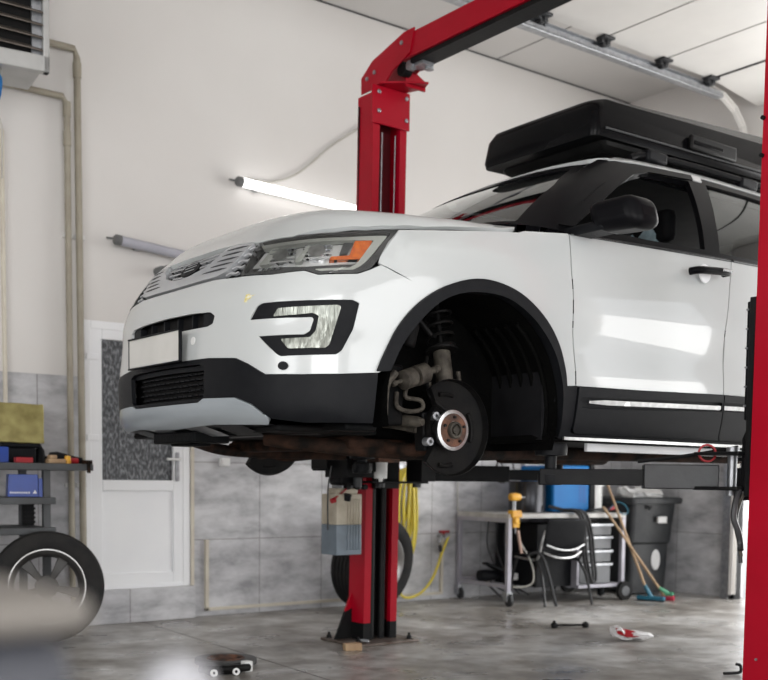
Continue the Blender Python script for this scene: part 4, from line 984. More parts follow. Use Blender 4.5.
# beam bracket: side cheek, shelf plate, then the beam towards the near post
bm = NB(); ck = [(5.95, 3.60), (5.95, 3.70), (5.83, 3.78), (5.50, 3.86), (5.40, 3.86), (5.44, 3.72), (5.62, 3.66), (5.70, 3.60)]
prism(bm, ck, lambda a, b, d: P3(d, a, b), 4.30, 4.31); link('beam_bracket', bm, red, lift, smooth=False)
bm = NB(); prism(bm, ck, lambda a, b, d: P3(d, a, b), 4.47, 4.48); link('beam_bracket', bm, red, lift, smooth=False)
bm = NB(); prism(bm, [(4.27, 5.70), (4.27, 5.78), (4.50, 5.78), (4.56, 5.62), (4.52, 5.52), (4.42, 5.58)], lambda a, b, d: P3(a, b, d), 3.60, 3.612); link('bracket_shelf', bm, red, lift, smooth=False)
bm = NB(); prism(bm, [(4.40, 3.58), (4.56, 3.58), (4.56, 3.64), (4.48, 3.68), (4.40, 3.66)], lambda a, b, d: P3(a, d, b), 5.60, 5.61); link('bracket_shelf', bm, red, lift, smooth=False)
lb('beam', red, 4.31, 4.47, 3.1, 5.52, 3.70, 3.845, bevel=.006)
lb('beam_underside', blacksteel, 4.33, 4.46, 3.1, 5.47, 3.672, 3.70, bevel=0)  # dark strip along the underside of the beam
lb('beam', red, 4.31, 4.47, 2.85, 3.1, 3.70, 3.845)
for y, z in ((5.88, 3.68), (5.80, 3.70), (5.52, 3.80)):
    bm = NB(); lathe(bm, P3(4.30, y, z), (-1, 0, 0), [(0, .014), (.009, .014)], 6); link('head_bolt', bm, galv, lift, smooth=False)
bm = NB(); lathe(bm, P3(4.36, 5.50, 3.67), (1, 0, 0), [(-.02, .03), (.02, .03)], 16); obox(bm, P3(4.40, 5.44, 3.665), (0, 1, 0), (1, 0, 0), .12, .09, .02); lathe(bm, P3(4.44, 5.42, 3.64), (0, 0, 1), [(0, .03), (.02, .03)], 12); link('pulley', bm, galv, lift)
bm = NB(); lathe(bm, P3(4.39, 5.60, 3.68), (1, 0, 0), [(-.03, .045), (.03, .045)], 20); link('pulley', bm, blacksteel, lift)
# near post
column(2.87, -1)
lb('base_plate', rustp, 4.04, 4.62, 2.52, 3.02, 0, .018)
lb('head_plate', red, 4.225, 4.52, 2.87, 2.885, 3.36, 3.60)
for z in (.16, .30): 
    bm = NB(); lathe(bm, P3(4.212, 2.80, z), (-1, 0, 0), [(0, .006), (.006, .005)], 10); link('head_bolt', bm, galv, lift)
for z in (2.66, 2.50):
    bm = NB(); lathe(bm, P3(4.225, 2.865, z), (-1, 0, 0), [(0, .010), (.012, .009)], 10); link('head_bolt', bm, blacksteel, lift)
# carriages
def carriage(yf, sg):
    o = lb('carriage', blacksteel, 4.27, 4.47, min(yf, yf-sg*.04), max(yf, yf-sg*.04), 1.02, 1.88, bevel=.004)
    y1 = yf - sg*.24
    lb('arm_yoke', blacksteel, 4.10, 4.56, min(yf-sg*.03, y1), max(yf-sg*.03, y1), 1.20, 1.215, parent=None)
    lb('arm_yoke', blacksteel, 4.10, 4.56, min(yf-sg*.03, y1), max(yf-sg*.03, y1), 1.055, 1.07)
    return o
carriage(5.75, 1)
lb('carriage_box', blacksteel, 3.88, 4.19, 5.48, 5.72, 1.09, 1.20); lb('carriage_box', blacksteel, 4.44, 4.56, 5.44, 5.60, 1.07, 1.22)
for x in (4.02, 4.20, 4.50):
    bm = NB(); cyl(bm, P3(x, 5.56, 1.03), P3(x, 5.56, 1.24), .028); link('arm_pin', bm, greysteel, lift)
bm = NB(); lathe(bm, P3(4.08, 5.40, 1.085), (0, 0, 1), [(-.02, .012), (0, .014), (0, .040), (.10, .043), (.11, .03)], 20); link('pad_adapter', bm, whiteplas, lift)
bm = NB(); box(bm, *[a-4.36 for a in (4.0, 4.17)], *[a-4.33 for a in (5.32, 5.48)], 1.185, 1.215); link('pad_timber', bm, rust, lift, bevel=.004)
def arm(p0, p1, pad, w=.13, h=.105, z=1.115, m1=greysteel, ext=.45, m2=None):
    p0 = Vector((*p0, z)); p1 = Vector((*p1, z)); d = (p1-p0); Ld = d.length; d.normalize(); m = p0 + d*Ld*ext
    off = Vector((4.36, 4.33, 0))
    bm = NB(); obox(bm, (p0+m)/2 - off, d, (0, 0, 1), (m-p0).length, h, w); a = link('lift_arm', bm, m1, lift, bevel=.006)
    bm = NB(); obox(bm, (m+p1)/2 - off + Vector((0, 0, -.005)), d, (0, 0, 1), (p1-m).length+.1, h*.66, w*.72); b = link('arm_extension', bm, m2 or m1, a, bevel=.004)
    bm = NB(); c = p1 - off; zt = 1.262
    lathe(bm, c + Vector((0, 0, -.045)), (0, 0, 1), [(0, .055), (.02, .06), (.05, .06), (.055, .028), (zt-z-.02, .028), (zt-z-.015, .075), (zt-z+.02, .08), (zt-z+.042, .075)], 24); link('lift_pad', bm, blackplas, a)
    return a
carm = arm((4.50, 5.56), (5.45, 5.20), 1, m1=blacksteel, z=1.125, ext=.62)
arm((4.10, 5.56), (3.85, 5.28), 1, m1=blacksteel, z=1.16, h=.07)
lb('carriage', blacksteel, 4.235, 4.47, 2.87, 2.91, 1.02, 1.90)
lb('door_guard', blackplas, 4.255, 4.50, 2.905, 2.935, 1.36, 1.885)
for k in range(6):
    lb('guard_notch', galv, 4.25, 4.255, 2.925, 2.937, 1.42+k*.085, 1.428+k*.085, bevel=0)
bm = NB(); prism(bm, [(2.87, 1.38), (2.92, 1.38), (2.97, 1.28), (2.97, 1.0), (2.87, 1.0)], lambda a, b, d: P3(d, a, b), 4.30, 4.315); link('carriage_cheek', bm, blacksteel, lift, smooth=False)
lb('arm_yoke', blacksteel, 4.20, 4.62, 2.92, 3.16, 1.205, 1.22); lb('arm_yoke', blacksteel, 4.20, 4.62, 2.92, 3.16, 1.045, 1.062)
for x in (4.36, 4.55):
    bm = NB(); lathe(bm, P3(x, 3.06, 1.02), (0, 0, 1), [(0, .028), (.03, .028), (.03, .022), (.20, .022), (.20, .030), (.225, .030)], 18); link('arm_pin', bm, galv, lift)
arm((4.33, 3.12), (3.80, 3.68), 1, m1=greysteel, m2=blacksteel, w=.15, h=.115, z=1.105, ext=.44)
arm((4.56, 3.10), (5.40, 3.66), 1, m1=greysteel, z=1.10)
bm = NB(); tube(bm, [P3(4.05, 3.36, 1.175), P3(4.2, 3.22, 1.20), P3(4.40, 3.06, 1.245)], .010, seg=6, n=2); link('release_rod', bm, blacksteel, lift)
bm = NB(); lathe(bm, P3(4.25, 3.12, 1.215), (-.6, -.8, .2), [(-.006, .035), (-.006, .043), (.006, .043), (.006, .035), (-.006, .035)], 24, cap=False); link('release_ring', bm, redplas, lift)
# loose hose on the near post
bm = NB(); tube(bm, [P3(4.23, 2.93, 1.05), P3(4.205, 2.93, .98), P3(4.20, 2.93, .92), P3(4.215, 2.915, .86), P3(4.225, 2.91, .81), P3(4.215, 2.90, .78)], .014, seg=8); tube(bm, [P3(4.25, 2.92, 1.04), P3(4.215, 2.93, .92), P3(4.235, 2.92, .80), P3(4.235, 2.91, .72)], .009, seg=8); link('lift_hose', bm, cable, lift)
bm = NB(); tube(bm, [P3(4.245, 2.915, 1.03), P3(4.205, 2.93, .93), P3(4.225, 2.92, .82), P3(4.23, 2.905, .75)], .008, seg=8); link('lift_hose', bm, castiron, lift)
# power unit with oil tank on the far column
pu = lb('power_unit', blacksteel, 3.92, 4.10, 5.60, 5.74, 1.04, 1.21, bevel=.02)
bm = NB(); cyl(bm, P3(4.01, 5.68, 1.16), P3(4.01, 5.68, 1.42), .075); link('motor', bm, blacksteel, pu)
bm = NB(); box(bm, *[a-4.36 for a in (3.96, 4.14)], *[a-4.33 for a in (5.64, 5.76)], 1.018, 1.045); link('valve_block', bm, galv, pu, bevel=.004)
for x in (3.985, 4.06, 4.12):
    bm = NB(); lathe(bm, P3(x, 5.62, 1.03), (0, -1, 0), [(-.02, .018), (.012, .018), (.012, .010)], 14); link('valve_plug', bm, blacksteel, pu)
bm = NB(); tube(bm, [P3(3.87, 5.60, .955), P3(3.93, 5.61, .99), P3(3.98, 5.62, 1.02)], .006); lathe(bm, P3(3.845, 5.60, .94), (1, 0, .3), [(0, .0), (.004, .016), (.03, .018), (.035, .008)], 12); link('lowering_lever', bm, redplas, pu)
bm = NB(); lathe(bm, P3(3.97, 5.60, .965), (0, -.3, 1), [(-.02, .025), (.02, .025)], 14); link('filler_cap', bm, blackplas, pu)
def tankpart(z0, z1, m, nm):
    bm = NB(); box(bm, *[a-4.36 for a in (3.89, 4.085)], *[a-4.33 for a in (5.60, 5.77)], z0, z1)
    for k in range(5): 
        x = 3.972 + k*.022; box(bm, *[a-4.36 for a in (x, x+.012)], *[a-4.33 for a in (5.592, 5.601)], z0+(.03 if z0 < .7 else 0), z1-(.03 if z1 > .8 else 0))
    return link(nm, bm, m, pu, bevel=.008)
tankpart(.60, .792, oil, 'oil_tank'); tankpart(.792, .985, tank, 'oil_tank')
bm = NB(); box(bm, *[a-4.36 for a in (3.91, 4.07)], *[a-4.33 for a in (5.62, 5.75)], .98, 1.022); link('tank_neck', bm, tank, pu, bevel=.012)
bm = NB(); tube(bm, [P3(3.86, 5.62, 1.16), P3(3.85, 5.64, 1.0), P3(3.865, 5.66, .76)], .005, seg=6); link('drain_hose', bm, cable, pu)
lb('mount_plate', blacksteel, 3.82, 4.22, 5.76, 5.775, 1.13, 1.22); lb('mount_plate', blacksteel, 3.81, 3.825, 5.60, 5.775, 1.14, 1.22)

# ================================================================= things on the walls
def tubelight(name, label, p0, p1, m, r=.035, lit=False):
    t = thing(name, label, 'tube light', p0); p0 = Vector(p0); d = Vector(p1)-p0; L_ = d.length; dn = d.normalized()
    bm = NB(); lathe(bm, dn*.05, dn, [(0, r), (L_-.10, r)], 20); link('diffuser', bm, m, t)
    for a in (0, L_-.05):
        bm = NB(); lathe(bm, dn*a, dn, [(0, r*.8), (.012, r*1.08), (.05, r*1.08)], 20); link('end_cap', bm, greyend, t)
    bm = NB(); obox(bm, dn*(L_/2) + Vector((0, r*.9, r*.1)), dn, (0, 0, 1), L_-.08, .03, .02); link('fixing_rail', bm, galv, t)
    for a in (.2, L_-.2):
        bm = NB(); obox(bm, dn*a + Vector((0, .045, 0)), dn, (0, 0, 1), .04, .06, .06); link('wall_bracket', bm, galv, t)
    bm = NB(); cyl(bm, Vector((-.045, .03, .01)), Vector((.03, .03, .01)), .007, seg=8); link('cable_gland', bm, greyend, t)
    return t
tubelight('tube_light', 'lit white tube light on the wall left of the red column', (4.24, WY-.08, 3.355), (5.60, WY-.08, 3.305), tube_on)
tubelight('tube_light', 'unlit grey tube light on the wall above the car bonnet', (3.245, WY-.08, 2.775), (4.50, WY-.08, 2.68), greylid)
bm = NB(); tube(bm, [(4.38, WY-.03, 3.40), (4.60, WY-.02, 3.42), (4.85, WY-.02, 3.54), (5.15, WY-.02, 3.80), (5.32, WY-.02, 3.92), (5.5, WY-.02, 4.05)], .008, seg=6); tag(link('lamp_cable', bm, palecable), 'thin pale cable running up the wall from the lit tube light', 'cable')
bm = NB(); lathe(bm, (3.62, WY, 2.60), (0, -1, 0), [(0, .035), (.08, .035), (.11, .026), (.16, .028)], 18); tag(link('wall_pipe_stub', bm, greyend), 'short grey pipe stub on the wall below the unlit tube light', 'pipe')
# pipes on the left
def pipe(label, pts, r, extra=()):
    bm = NB(); tube(bm, pts, r, n=1, seg=12); o = link('wall_conduit', bm, beige, None); tag(o, label, 'pipe')
    for c in extra:
        bm = NB(); lathe(bm, Vector(c) - Vector((0, 0, .05)), (0, 0, 1), [(0, r*1.25), (.10, r*1.25)], 14); link('coupling', bm, beige, o)
    for z in (1.0, 2.75):
        bm = NB(); box(bm, pts[-1][0]-r*1.6, pts[-1][0]+r*1.6, WY-.02, WY, z, z+.03); link('pipe_clip', bm, whiteplas, o)
    return o
pipe('taller beige wall pipe, right one of the pair by the white door', [(1.9, WY-.05, 4.04), (2.97, WY-.05, 4.04), (2.99, WY-.05, 3.98), (3.015, WY-.05, 0.01)], .024, [(2.991, WY-.05, 3.90)])
pipe('shorter beige wall pipe, left one of the pair by the white door', [(2.0, WY-.05, 3.70), (2.885, WY-.05, 3.70), (2.915, WY-.05, 3.65), (2.93, WY-.05, 0.01)], .022, [(2.915, WY-.05, 3.42), (2.915, WY-.05, 3.62)])
bm = NB(); tube(bm, [(2.47, WY-.03, 3.4), (2.47, WY-.03, 2.6), (2.475, WY-.03, 1.2)], .016, seg=8, n=2); tag(link('wall_conduit', bm, cream), 'thin cream pipe on the wall behind the gold tin', 'pipe')
# white trunking low on the wall
bm = NB(); box(bm, 4.005, 4.033, WY-.03, WY, .045, .60); box(bm, 4.005, 6.42, WY-.03, WY, .045, .068); box(bm, 6.40, 6.425, WY-.03, WY, .045, .56); tag(link('cable_trunking', bm, cream, bevel=.002), 'cream trunking running low along the grey tiled wall', 'trunking')
bm = NB(); box(bm, 4.13, 4.21, WY-.045, WY, 1.17, 1.235); sk = link('junction_box', bm, whiteplas, bevel=.005); tag(sk, 'small white square box on the grey tiles right of the door', 'junction box')
bm = NB(); box(bm, 4.145, 4.195, WY-.05, WY-.04, 1.183, 1.222); link('box_lid', bm, whiteplas, sk)
# tap
tp = thing('air_tap', 'small wall tap with red handle left of the table', 'tap', (6.38, WY-.03, .58))
bm = NB(); cyl(bm, (0, .03, .0), (0, -.09, 0), .016); cyl(bm, (-.0, -.05, 0), (.06, -.05, .01), .018); cyl(bm, (-.03, -.05, 0), (-.06, -.05, -.06), .018); link('body', bm, galv, tp)
bm = NB(); box(bm, -.05, .06, -.065, -.04, .03, .05); cyl(bm, (0, -.05, 0), (0, -.05, .035), .010); link('lever', bm, redplas, tp, bevel=.003)
bm = NB(); cyl(bm, (-.04, -.05, -.08), (-.03, -.05, -.14), .016); link('coupling', bm, cable, tp)
# yellow hose
bm = NB(); 
pts = []
random.seed(3)
for L_ in range(9):
    cx = 5.93 + random.uniform(-.045, .03); w = random.uniform(.05, .11); top = 1.17 + random.uniform(-.02, .02); bot = random.uniform(.18, .55) if L_ % 3 else random.uniform(.50, .80); y = WY-.05-.012*L_
    n = 10
    loop = [(cx + w*math.sin(2*PI*k/n)*(1.25 if k > n/2 else 1), y + random.uniform(-.01, .01), (top+bot)/2 + (top-bot)/2*math.cos(2*PI*k/n)) for k in range(n)]
    pts += loop
pts += [(5.93, WY-.15, 1.1), (5.90, WY-.15, .6), (5.88, WY-.12, .30), (5.86, WY-.12, .10), (5.93, WY-.14, .05), (6.10, WY-.12, .09), (6.25, WY-.10, .22), (6.35, WY-.09, .42), (6.42, WY-.085, .55), (6.43, WY-.08, .588)]
tube(bm, pts, .012, seg=8, n=5)
tag(link('air_hose', bm, yellow), 'coiled yellow air hose hanging on the wall right of the red column', 'hose')
bm = NB(); tube(bm, [(5.92, WY, 1.17), (5.92, WY-.14, 1.165), (5.92, WY-.17, 1.20)], .010, seg=8, n=2); box(bm, 5.88, 5.96, WY-.012, WY, 1.12, 1.22); tag(link('hose_hook', bm, galv), 'steel wall hook that carries the coiled yellow hose', 'hook')
# fan heater, top left
ht = thing('fan_heater', 'big louvred fan heater hanging on the wall at top left', 'fan heater', (2.08, 6.92, 4.0))
ht.rotation_euler = (0, 0, math.radians(-7))
bm = NB(); box(bm, -.44, .42, -.10, .34, -.42, .50); link('casing', bm, heater, ht, bevel=.01)
bm = NB()
for a in ((-.46, .44, -.46, -.36), (-.46, .44, .46, .54)): box(bm, a[0], a[1], -.16, -.10, a[2], a[3])
box(bm, -.46, -.38, -.16, -.10, -.46, .54); box(bm, .40, .44, -.16, -.10, -.46, .54)
link('front_bezel', bm, heater, ht, bevel=.008)
bm = NB(); box(bm, -.38, .34, -.105, -.10, -.36, .46); link('grille_back', bm, blackmatt, ht)
bm = NB(); box(bm, .34, .40, -.13, -.102, -.36, .46); link('louvre_track', bm, galv, ht)
for k in range(11):
    z = -.335 + k*.075; bm = NB()
    A = []
    for i in range(9):
        x = -.38 + .78*i/8; q = .014*math.sin(PI*i/8)
        A.append([bm.verts.new((x, -.165, z+q-.008)), bm.verts.new((x, -.105, z+q+.030)), bm.verts.new((x, -.105, z+q+.036)), bm.verts.new((x, -.165, z+q+.0))])
    for P_, Q_ in zip(A, A[1:]):
        for i in range(4): bm.faces.new((P_[i], P_[(i+1) % 4], Q_[(i+1) % 4], Q_[i]))
    bm.faces.new(A[0]); bm.faces.new(A[-1])
    link('louvre', bm, louvre, ht)
bm = NB(); box(bm, -.30, -.24, .34, .62, -.2, .3); box(bm, .24, .30, .34, .62, -.2, .3); link('bracket', bm, galv, ht)
bm = NB(); bmesh.ops.create_icosphere(bm, subdivisions=3, radius=1)
for v in bm.verts: v.co = Vector((v.co.x*.055, v.co.y*.045, v.co.z*.11 + (.02*math.sin(v.co.x*7)))) 
bg = link('blue_bag', bm, blue, loc=(2.20, 6.86, 3.46)); tag(bg, 'small blue plastic bundle hanging under the fan heater', 'bundle')
bm = NB(); tube(bm, [(2.22, 6.88, 3.60), (2.17, 6.86, 3.52), (2.23, 6.86, 3.44), (2.19, 6.86, 3.32), (2.25, 6.87, 3.22), (2.25, 6.87, 2.90)], .006, seg=6); tube(bm, [(2.24, 6.88, 3.60), (2.25, 6.87, 3.50), (2.20, 6.87, 3.3)], .008, seg=6); tag(link('hanging_cable', bm, palecable), 'thin cable dangling below the fan heater', 'cable')

# ================================================================= left bench with clutter
sh = thing('steel_shelf', 'dark grey steel shelf unit left of the white door', 'shelf unit', (1.9, 7.1, 0))
bm = NB(); box(bm, -.9, .945, -.18, .34, 1.115, 1.16); link('top_board', bm, shelfm, sh, bevel=.004)
for z in (.895, .70):
    bm = NB(); box(bm, -.9, .69, -.18, .34, z, z+.045); link('shelf_board', bm, shelfm, sh, bevel=.004)
for x in (.62, -.85):
    for y in (-.15, .30):
        bm = NB(); box(bm, x, x+.045, y, y+.04, 0, 1.12); link('leg', bm, shelfm, sh)
bm = NB(); box(bm, .60, .68, .20, .215, .74, .89)
for k in range(4): box(bm, .595, .685, .19, .20, .76+k*.03, .775+k*.03)
link('side_rack', bm, blacksteel, sh)
cn = thing('oil_canister', 'square gold oil tin standing on a black holder on the shelf', 'tin', (2.42, 7.17, 1.16))
bm = NB(); box(bm, -.15, .15, -.10, .10, .13, .385)
bmesh.ops.subdivide_edges(bm, edges=bm.edges[:], cuts=5, use_grid_fill=True)
for v in bm.verts: v.co += Vector([random.uniform(-.004, .004) for _ in range(3)])
link('tin_body', bm, gold, cn, bevel=.006)
bm = NB(); box(bm, -.10, .10, -.09, .09, .002, .10); box(bm, -.13, .13, -.10, .10, .10, .13); link('holder', bm, blackplas, cn, bevel=.01)
bxx = thing('storage_box', 'dark blue cardboard box with white lettering on the middle shelf', 'box', (2.46, 7.05, .942), math.radians(-14))
bm = NB(); v = box(bm, -.14, .05, -.08, .10, 0, .145)
for q in v[4:]: q.co.x *= .95
link('carton', bm, darkblue, bxx, bevel=.003)
bm = NB(); box(bm, .052, .075, -.075, .095, 0, .12); link('flap', bm, darkblue, bxx)
bm = NB()
for k in range(9): box(bm, -.125+k*.014, -.125+k*.014+.009, -.083, -.0795, .022, .032)
prism(bm, [(.015, .022), (.04, .022), (.0275, .045)], lambda a, b, d: Vector((a, d, b)), -.083, -.0795)
link('lettering', bm, whiteplas, bxx, smooth=False)
def clutter(nm, label, cat, loc, m, fn, **k):
    bm = NB(); fn(bm); o = link(nm, bm, m, None, loc=loc, **k); tag(o, label, cat); return o
clutter('tool_case', 'small flat red case at the front of the shelf top', 'case', (2.36, 6.96, 1.16), redplas, lambda b: box(b, -.02, .09, -.02, .03, 0, .035), bevel=.004)
clutter('sanding_block', 'pale beige block lying on the shelf top', 'block', (2.63, 7.0, 1.16), wood, lambda b: (box(b, -.07, .05, -.03, .03, 0, .03), box(b, -.06, -.01, -.03, .03, .03, .055)), bevel=.006)
clutter('spray_lid', 'yellow cap lying beside the beige block on the shelf', 'cap', (2.70, 7.0, 1.16), yelclamp, lambda b: lathe(b, (0, 0, 0), (0, 0, 1), [(0, .022), (.05, .02), (.055, 0)], 14))
clutter('grinder', 'black and red hand grinder on the right end of the shelf', 'grinder', (2.68, 7.12, 1.16), blackplas, lambda b: (lathe(b, (-.06, 0, .045), (1, -.1, -.1), [(0, .03), (.05, .042), (.10, .035), (.16, .025), (.22, .02), (.23, 0)], 16), cyl(b, (-.05, 0, .0), (-.05, 0, .05), .04)))
clutter('red_canister_cap', 'small red cap in front of the grinder', 'cap', (2.72, 7.03, 1.16), redplas, lambda b: lathe(b, (0, 0, .02), (1, 0, 0), [(0, .02), (.06, .02)], 14))
clutter('metal_clamp', 'small dark clamp hanging at the shelf end', 'clamp', (2.81, 6.93, 1.16), rustdark, lambda b: (box(b, -.03, .03, -.01, .03, 0, .025), box(b, -.012, .012, -.022, -.01, -.06, .02)), bevel=.003)
clutter('blue_carton', 'dark blue carton at the left edge on the shelf top', 'box', (2.24, 7.0, 1.16), darkblue, lambda b: box(b, -.08, .06, -.04, .06, 0, .10), bevel=.003)
clutter('black_funnel', 'black funnel shape behind the tin holder on the shelf', 'funnel', (2.60, 7.24, 1.16), blackplas, lambda b: lathe(b, (0, 0, 0), (0, 0, 1), [(0, .045), (.09, .03), (.12, .012), (.13, .012)], 16))
# wheels on the floor
dull = mat('dull dusty rim', (.05, .048, .046), .5, .2, (.03, .028, .027), 6)
def wheel(label, loc, axis, **k):
    t = thing('loose_wheel', label, 'wheel', loc); wheel_parts(t, (0, 0, 0), axis, **k); return t
wheel('car wheel standing on the floor below the shelf', (2.50, 6.86, .365), (-.30, -.93, .12), R=.355, W=.23, spin=.4, rimmat=dull)
wheel('car wheel leaning on the wall behind the red column', (5.34, 7.16, .395), (.19, -.96, -.16), R=.39, W=.25, spin=.2)

# ================================================================= table at the right
A = math.radians(-6.0)
tb = thing('rolling_workbench', 'long steel workbench on wheels with a pale top', 'workbench', (6.505, 6.78, 0), A)
BL, BD, BH = 1.36, .77, .80
TB = Matrix.Translation((6.505, 6.78, 0)) @ Matrix.Rotation(A, 4, 'Z')
def tbw(x, y, z=BH): return TB @ Vector((x, y, z))
bm = NB(); box(bm, 0, BL, 0, BD, BH-.04, BH); link('worktop', bm, tabletop, tb, bevel=.003)
for x, y in ((.0, .0), (.0, BD-.04), (BL-.04, 0), (BL-.04, BD-.04)):
    bm = NB(); box(bm, x, x+.04, y, y+.04, .12, BH-.04); link('leg', bm, legpaint, tb, bevel=.002)
bm = NB(); box(bm, .0, .035, .04, BD-.04, BH-.075, BH-.04); box(bm, 0, .03, .04, BD-.04, .155, .185); box(bm, .03, BL, BD-.04, BD-.01, .16, .20); link('frame_rail', bm, legpaint, tb)
for x, y in ((.02, .02), (.02, BD-.02)):
    bm = NB(); lathe(bm, (x-.015, y-.02, .05), (1, 0, 0), [(0, .044), (.004, .05), (.026, .05), (.03, .044)], 24); w = link('caster', bm, greysteel, tb)
    bm = NB(); box(bm, x-.03, x-.022, y-.03, y+.03, .04, .115); box(bm, x+.022, x+.03, y-.03, y+.03, .04, .115); box(bm, x-.03, x+.03, y-.03, y+.03, .11, .125); link('caster_fork', bm, galv, w)
for y in (-.03, BD-.02):
    bm = NB(); lathe(bm, (BL-.03, y, .085), (0, 1, 0), [(-.025, .075), (-.022, .085), (.022, .085), (.025, .075)], 32); w = link('wheel', bm, rubber, tb)
    bm = NB(); lathe(bm, (BL-.03, y-.030, .085), (0, 1, 0), [(0, .02), (.003, .045), (.008, .048)], 28); 
    for k in range(5):
        a = 2*PI*k/5; cyl(bm, (BL-.03 + .026*math.cos(a), y-.032, .085+.026*math.sin(a)), (BL-.03 + .026*math.cos(a), y-.026, .085+.026*math.sin(a)), .008, seg=10)
    link('wheel_disc', bm, drawerm, w)
# drawers carcass
bm = NB(); 
box(bm, .80, .825, .02, BD-.05, .14, BH-.04); box(bm, .80, BL-.10, BD-.07, BD-.05, .14, BH-.04); link('drawer_carcass', bm, legpaint, tb)
bm = NB(); box(bm, .805, BL-.02, .0, BD-.05, .125, .155); link('bottom_rail', bm, legpaint, tb)
bm = NB(); box(bm, .40, .80, .10, BD-.06, .14, .70); link('dark_cabinet', bm, blackplas, tb)
for z0, z1 in ((.60, .70), (.475, .585), (.355, .46), (.16, .34)):
    bm = NB(); box(bm, .835, 1.20, .02, BD-.10, z0, z1); d = link('drawer', bm, drawerm, tb, bevel=.004)
    bm = NB(); box(bm, .83, 1.215, .004, .022, z1-.018, z1+.004); link('drawer_lip', bm, galv, d, bevel=.002)
    bm = NB(); box(bm, .93, .96, -.004, .006, z1-.035, z1-.02); link('drawer_pull', bm, blackplas, d)
# things on it
def on_t(nm, label, cat, x, y, rz=0): return thing(nm, label, cat, tuple(tbw(x, y)), A + rz)
wd = on_t('welding_machine', 'bright blue welding machine with a black end panel', 'welding machine', .93, .44, .0)
bm = NB(); v = box(bm, -.28, .16, -.24, .24, .01, .43); link('cover', bm, blue, wd, bevel=.02)
bm = NB(); prism(bm, [(.155, .01), (.225, .01), (.215, .40), (.195, .455), (.155, .45)], lambda a, b, d: Vector((a, d, b)), -.25, .25); link('end_panel', bm, blackplas, wd, bevel=.008)
bm = NB()
for k in range(11):
    for c in (.03, .075): box(bm, c, c+.032, -.2425, -.2395, .10+k*.02, .106+k*.02)
link('vent_slots', bm, darkblue, wd)
bm = NB(); box(bm, -.20, .14, -.05, .05, .44, .47); link('top_tray', bm, blackplas, wd, bevel=.004)
for x in (-.22, .12):
    bm = NB(); box(bm, x, x+.05, -.2, .2, 0, .012); link('foot', bm, blackplas, wd)
dr = on_t('metal_drum', 'shiny dark round drum on the workbench behind the yellow vice', 'drum', .47, .34)
bm = NB(); lathe(bm, (0, 0, 0), (0, 0, 1), [(0, .165), (.008, .172), (.02, .168), (.26, .168), (.275, .174), (.285, .168), (.285, .155), (.27, .150), (.27, 0)], 48); link('drum_shell', bm, mat('dark brushed drum', (.035, .036, .04), .22, .7, (.05, .05, .055), 4), dr)
sp = on_t('wire_spool', 'white ribbed spool beside the blue welding machine', 'spool', 1.29, .42)
bm = NB(); lathe(bm, (0, 0, 0), (0, 0, 1), [(0, .10), (.006, .135), (.02, .135), (.022, .115)] + [(.03+.014*k + (.007 if q else 0), .118 if q else .112) for k in range(15) for q in (0, 1)] + [(.245, .115), (.247, .135), (.262, .135), (.265, .03)], 40); link('spool_body', bm, whiteplas, sp)
on_clamp = on_t('bench_vice', 'small yellow clamp vice fixed to the front edge of the workbench', 'vice', .075, .03)
bm = NB(); box(bm, -.05, .05, -.05, .02, -.02, .03); box(bm, -.035, .035, -.045, .0, -.12, -.02); box(bm, -.055, .055, -.055, -.01, -.03, .01); lathe(bm, (0, -.045, -.06), (0, -1, 0), [(0, .03), (.012, .026)], 14); link('lower_jaw', bm, yelclamp, on_clamp, bevel=.006)
bm = NB(); box(bm, -.045, .04, -.045, .015, .12, .165); lathe(bm, (-.055, -.015, .145), (1, 0, 0), [(0, .03), (.06, .036), (.11, .028)], 16); link('upper_jaw', bm, yelclamp, on_clamp, bevel=.006)
bm = NB(); cyl(bm, (0, -.015, .02), (0, -.015, .13), .010, seg=10); cyl(bm, (-.02, -.015, .02), (-.02, -.015, .13), .005, seg=8); cyl(bm, (.04, -.02, .143), (.10, -.02, .143), .007, seg=8); cyl(bm, (.085, -.045, .143), (.085, .005, .143), .004, seg=8); cyl(bm, (0, -.03, -.12), (0, -.03, -.17), .006, seg=8); link('screw', bm, galv, on_clamp)
# hanging things of the bench
bm = NB(); 
pts = [tbw(.56, .15, .86), tbw(.66, .08, .83), tbw(.72, -.03, .82), tbw(.755, -.08, .72), tbw(.79, -.07, .45), tbw(.86, -.06, .22), tbw(.92, -.05, .18), tbw(.94, -.04, .25), tbw(.92, -.03, .42), tbw(.87, -.05, .62), tbw(.80, -.06, .78), tbw(.74, -.02, .83), tbw(.66, .10, .83)]
tube(bm, pts, .014, seg=10); tube(bm, [p + Vector((.022, -.016, .0)) for p in pts], .012, seg=10); tag(link('welding_hose', bm, cable), 'thick black hose looped over the front of the workbench', 'hose')
bm = NB(); tube(bm, [tbw(1.0, .1, .815), tbw(1.1, .16, .83), tbw(1.2, .08, .815), tbw(1.28, .14, .84), tbw(1.14, .2, .83), tbw(1.02, .12, .83), tbw(1.12, .06, .825), tbw(1.25, .1, .83)], .009, seg=8); tag(link('coiled_lead', bm, cable), 'tangle of thin black lead at the right end of the workbench', 'lead')
bm = NB(); tube(bm, [tbw(1.20, .06, .83), tbw(1.27, .03, .90), tbw(1.33, -.02, .87), tbw(1.35, -.03, .81), tbw(1.30, -.03, .79), tbw(1.24, 0, .83)], .006, seg=8); tag(link('blue_lead', bm, teal), 'thin blue lead over the corner of the workbench', 'lead')
bm = NB(); lathe(bm, tbw(1.22, .08, .835), (1, 0, .2), [(0, .018), (.07, .02), (.08, .01)], 12); tag(link('welding_plug', bm, redplas), 'red plug at the right end of the workbench', 'plug')
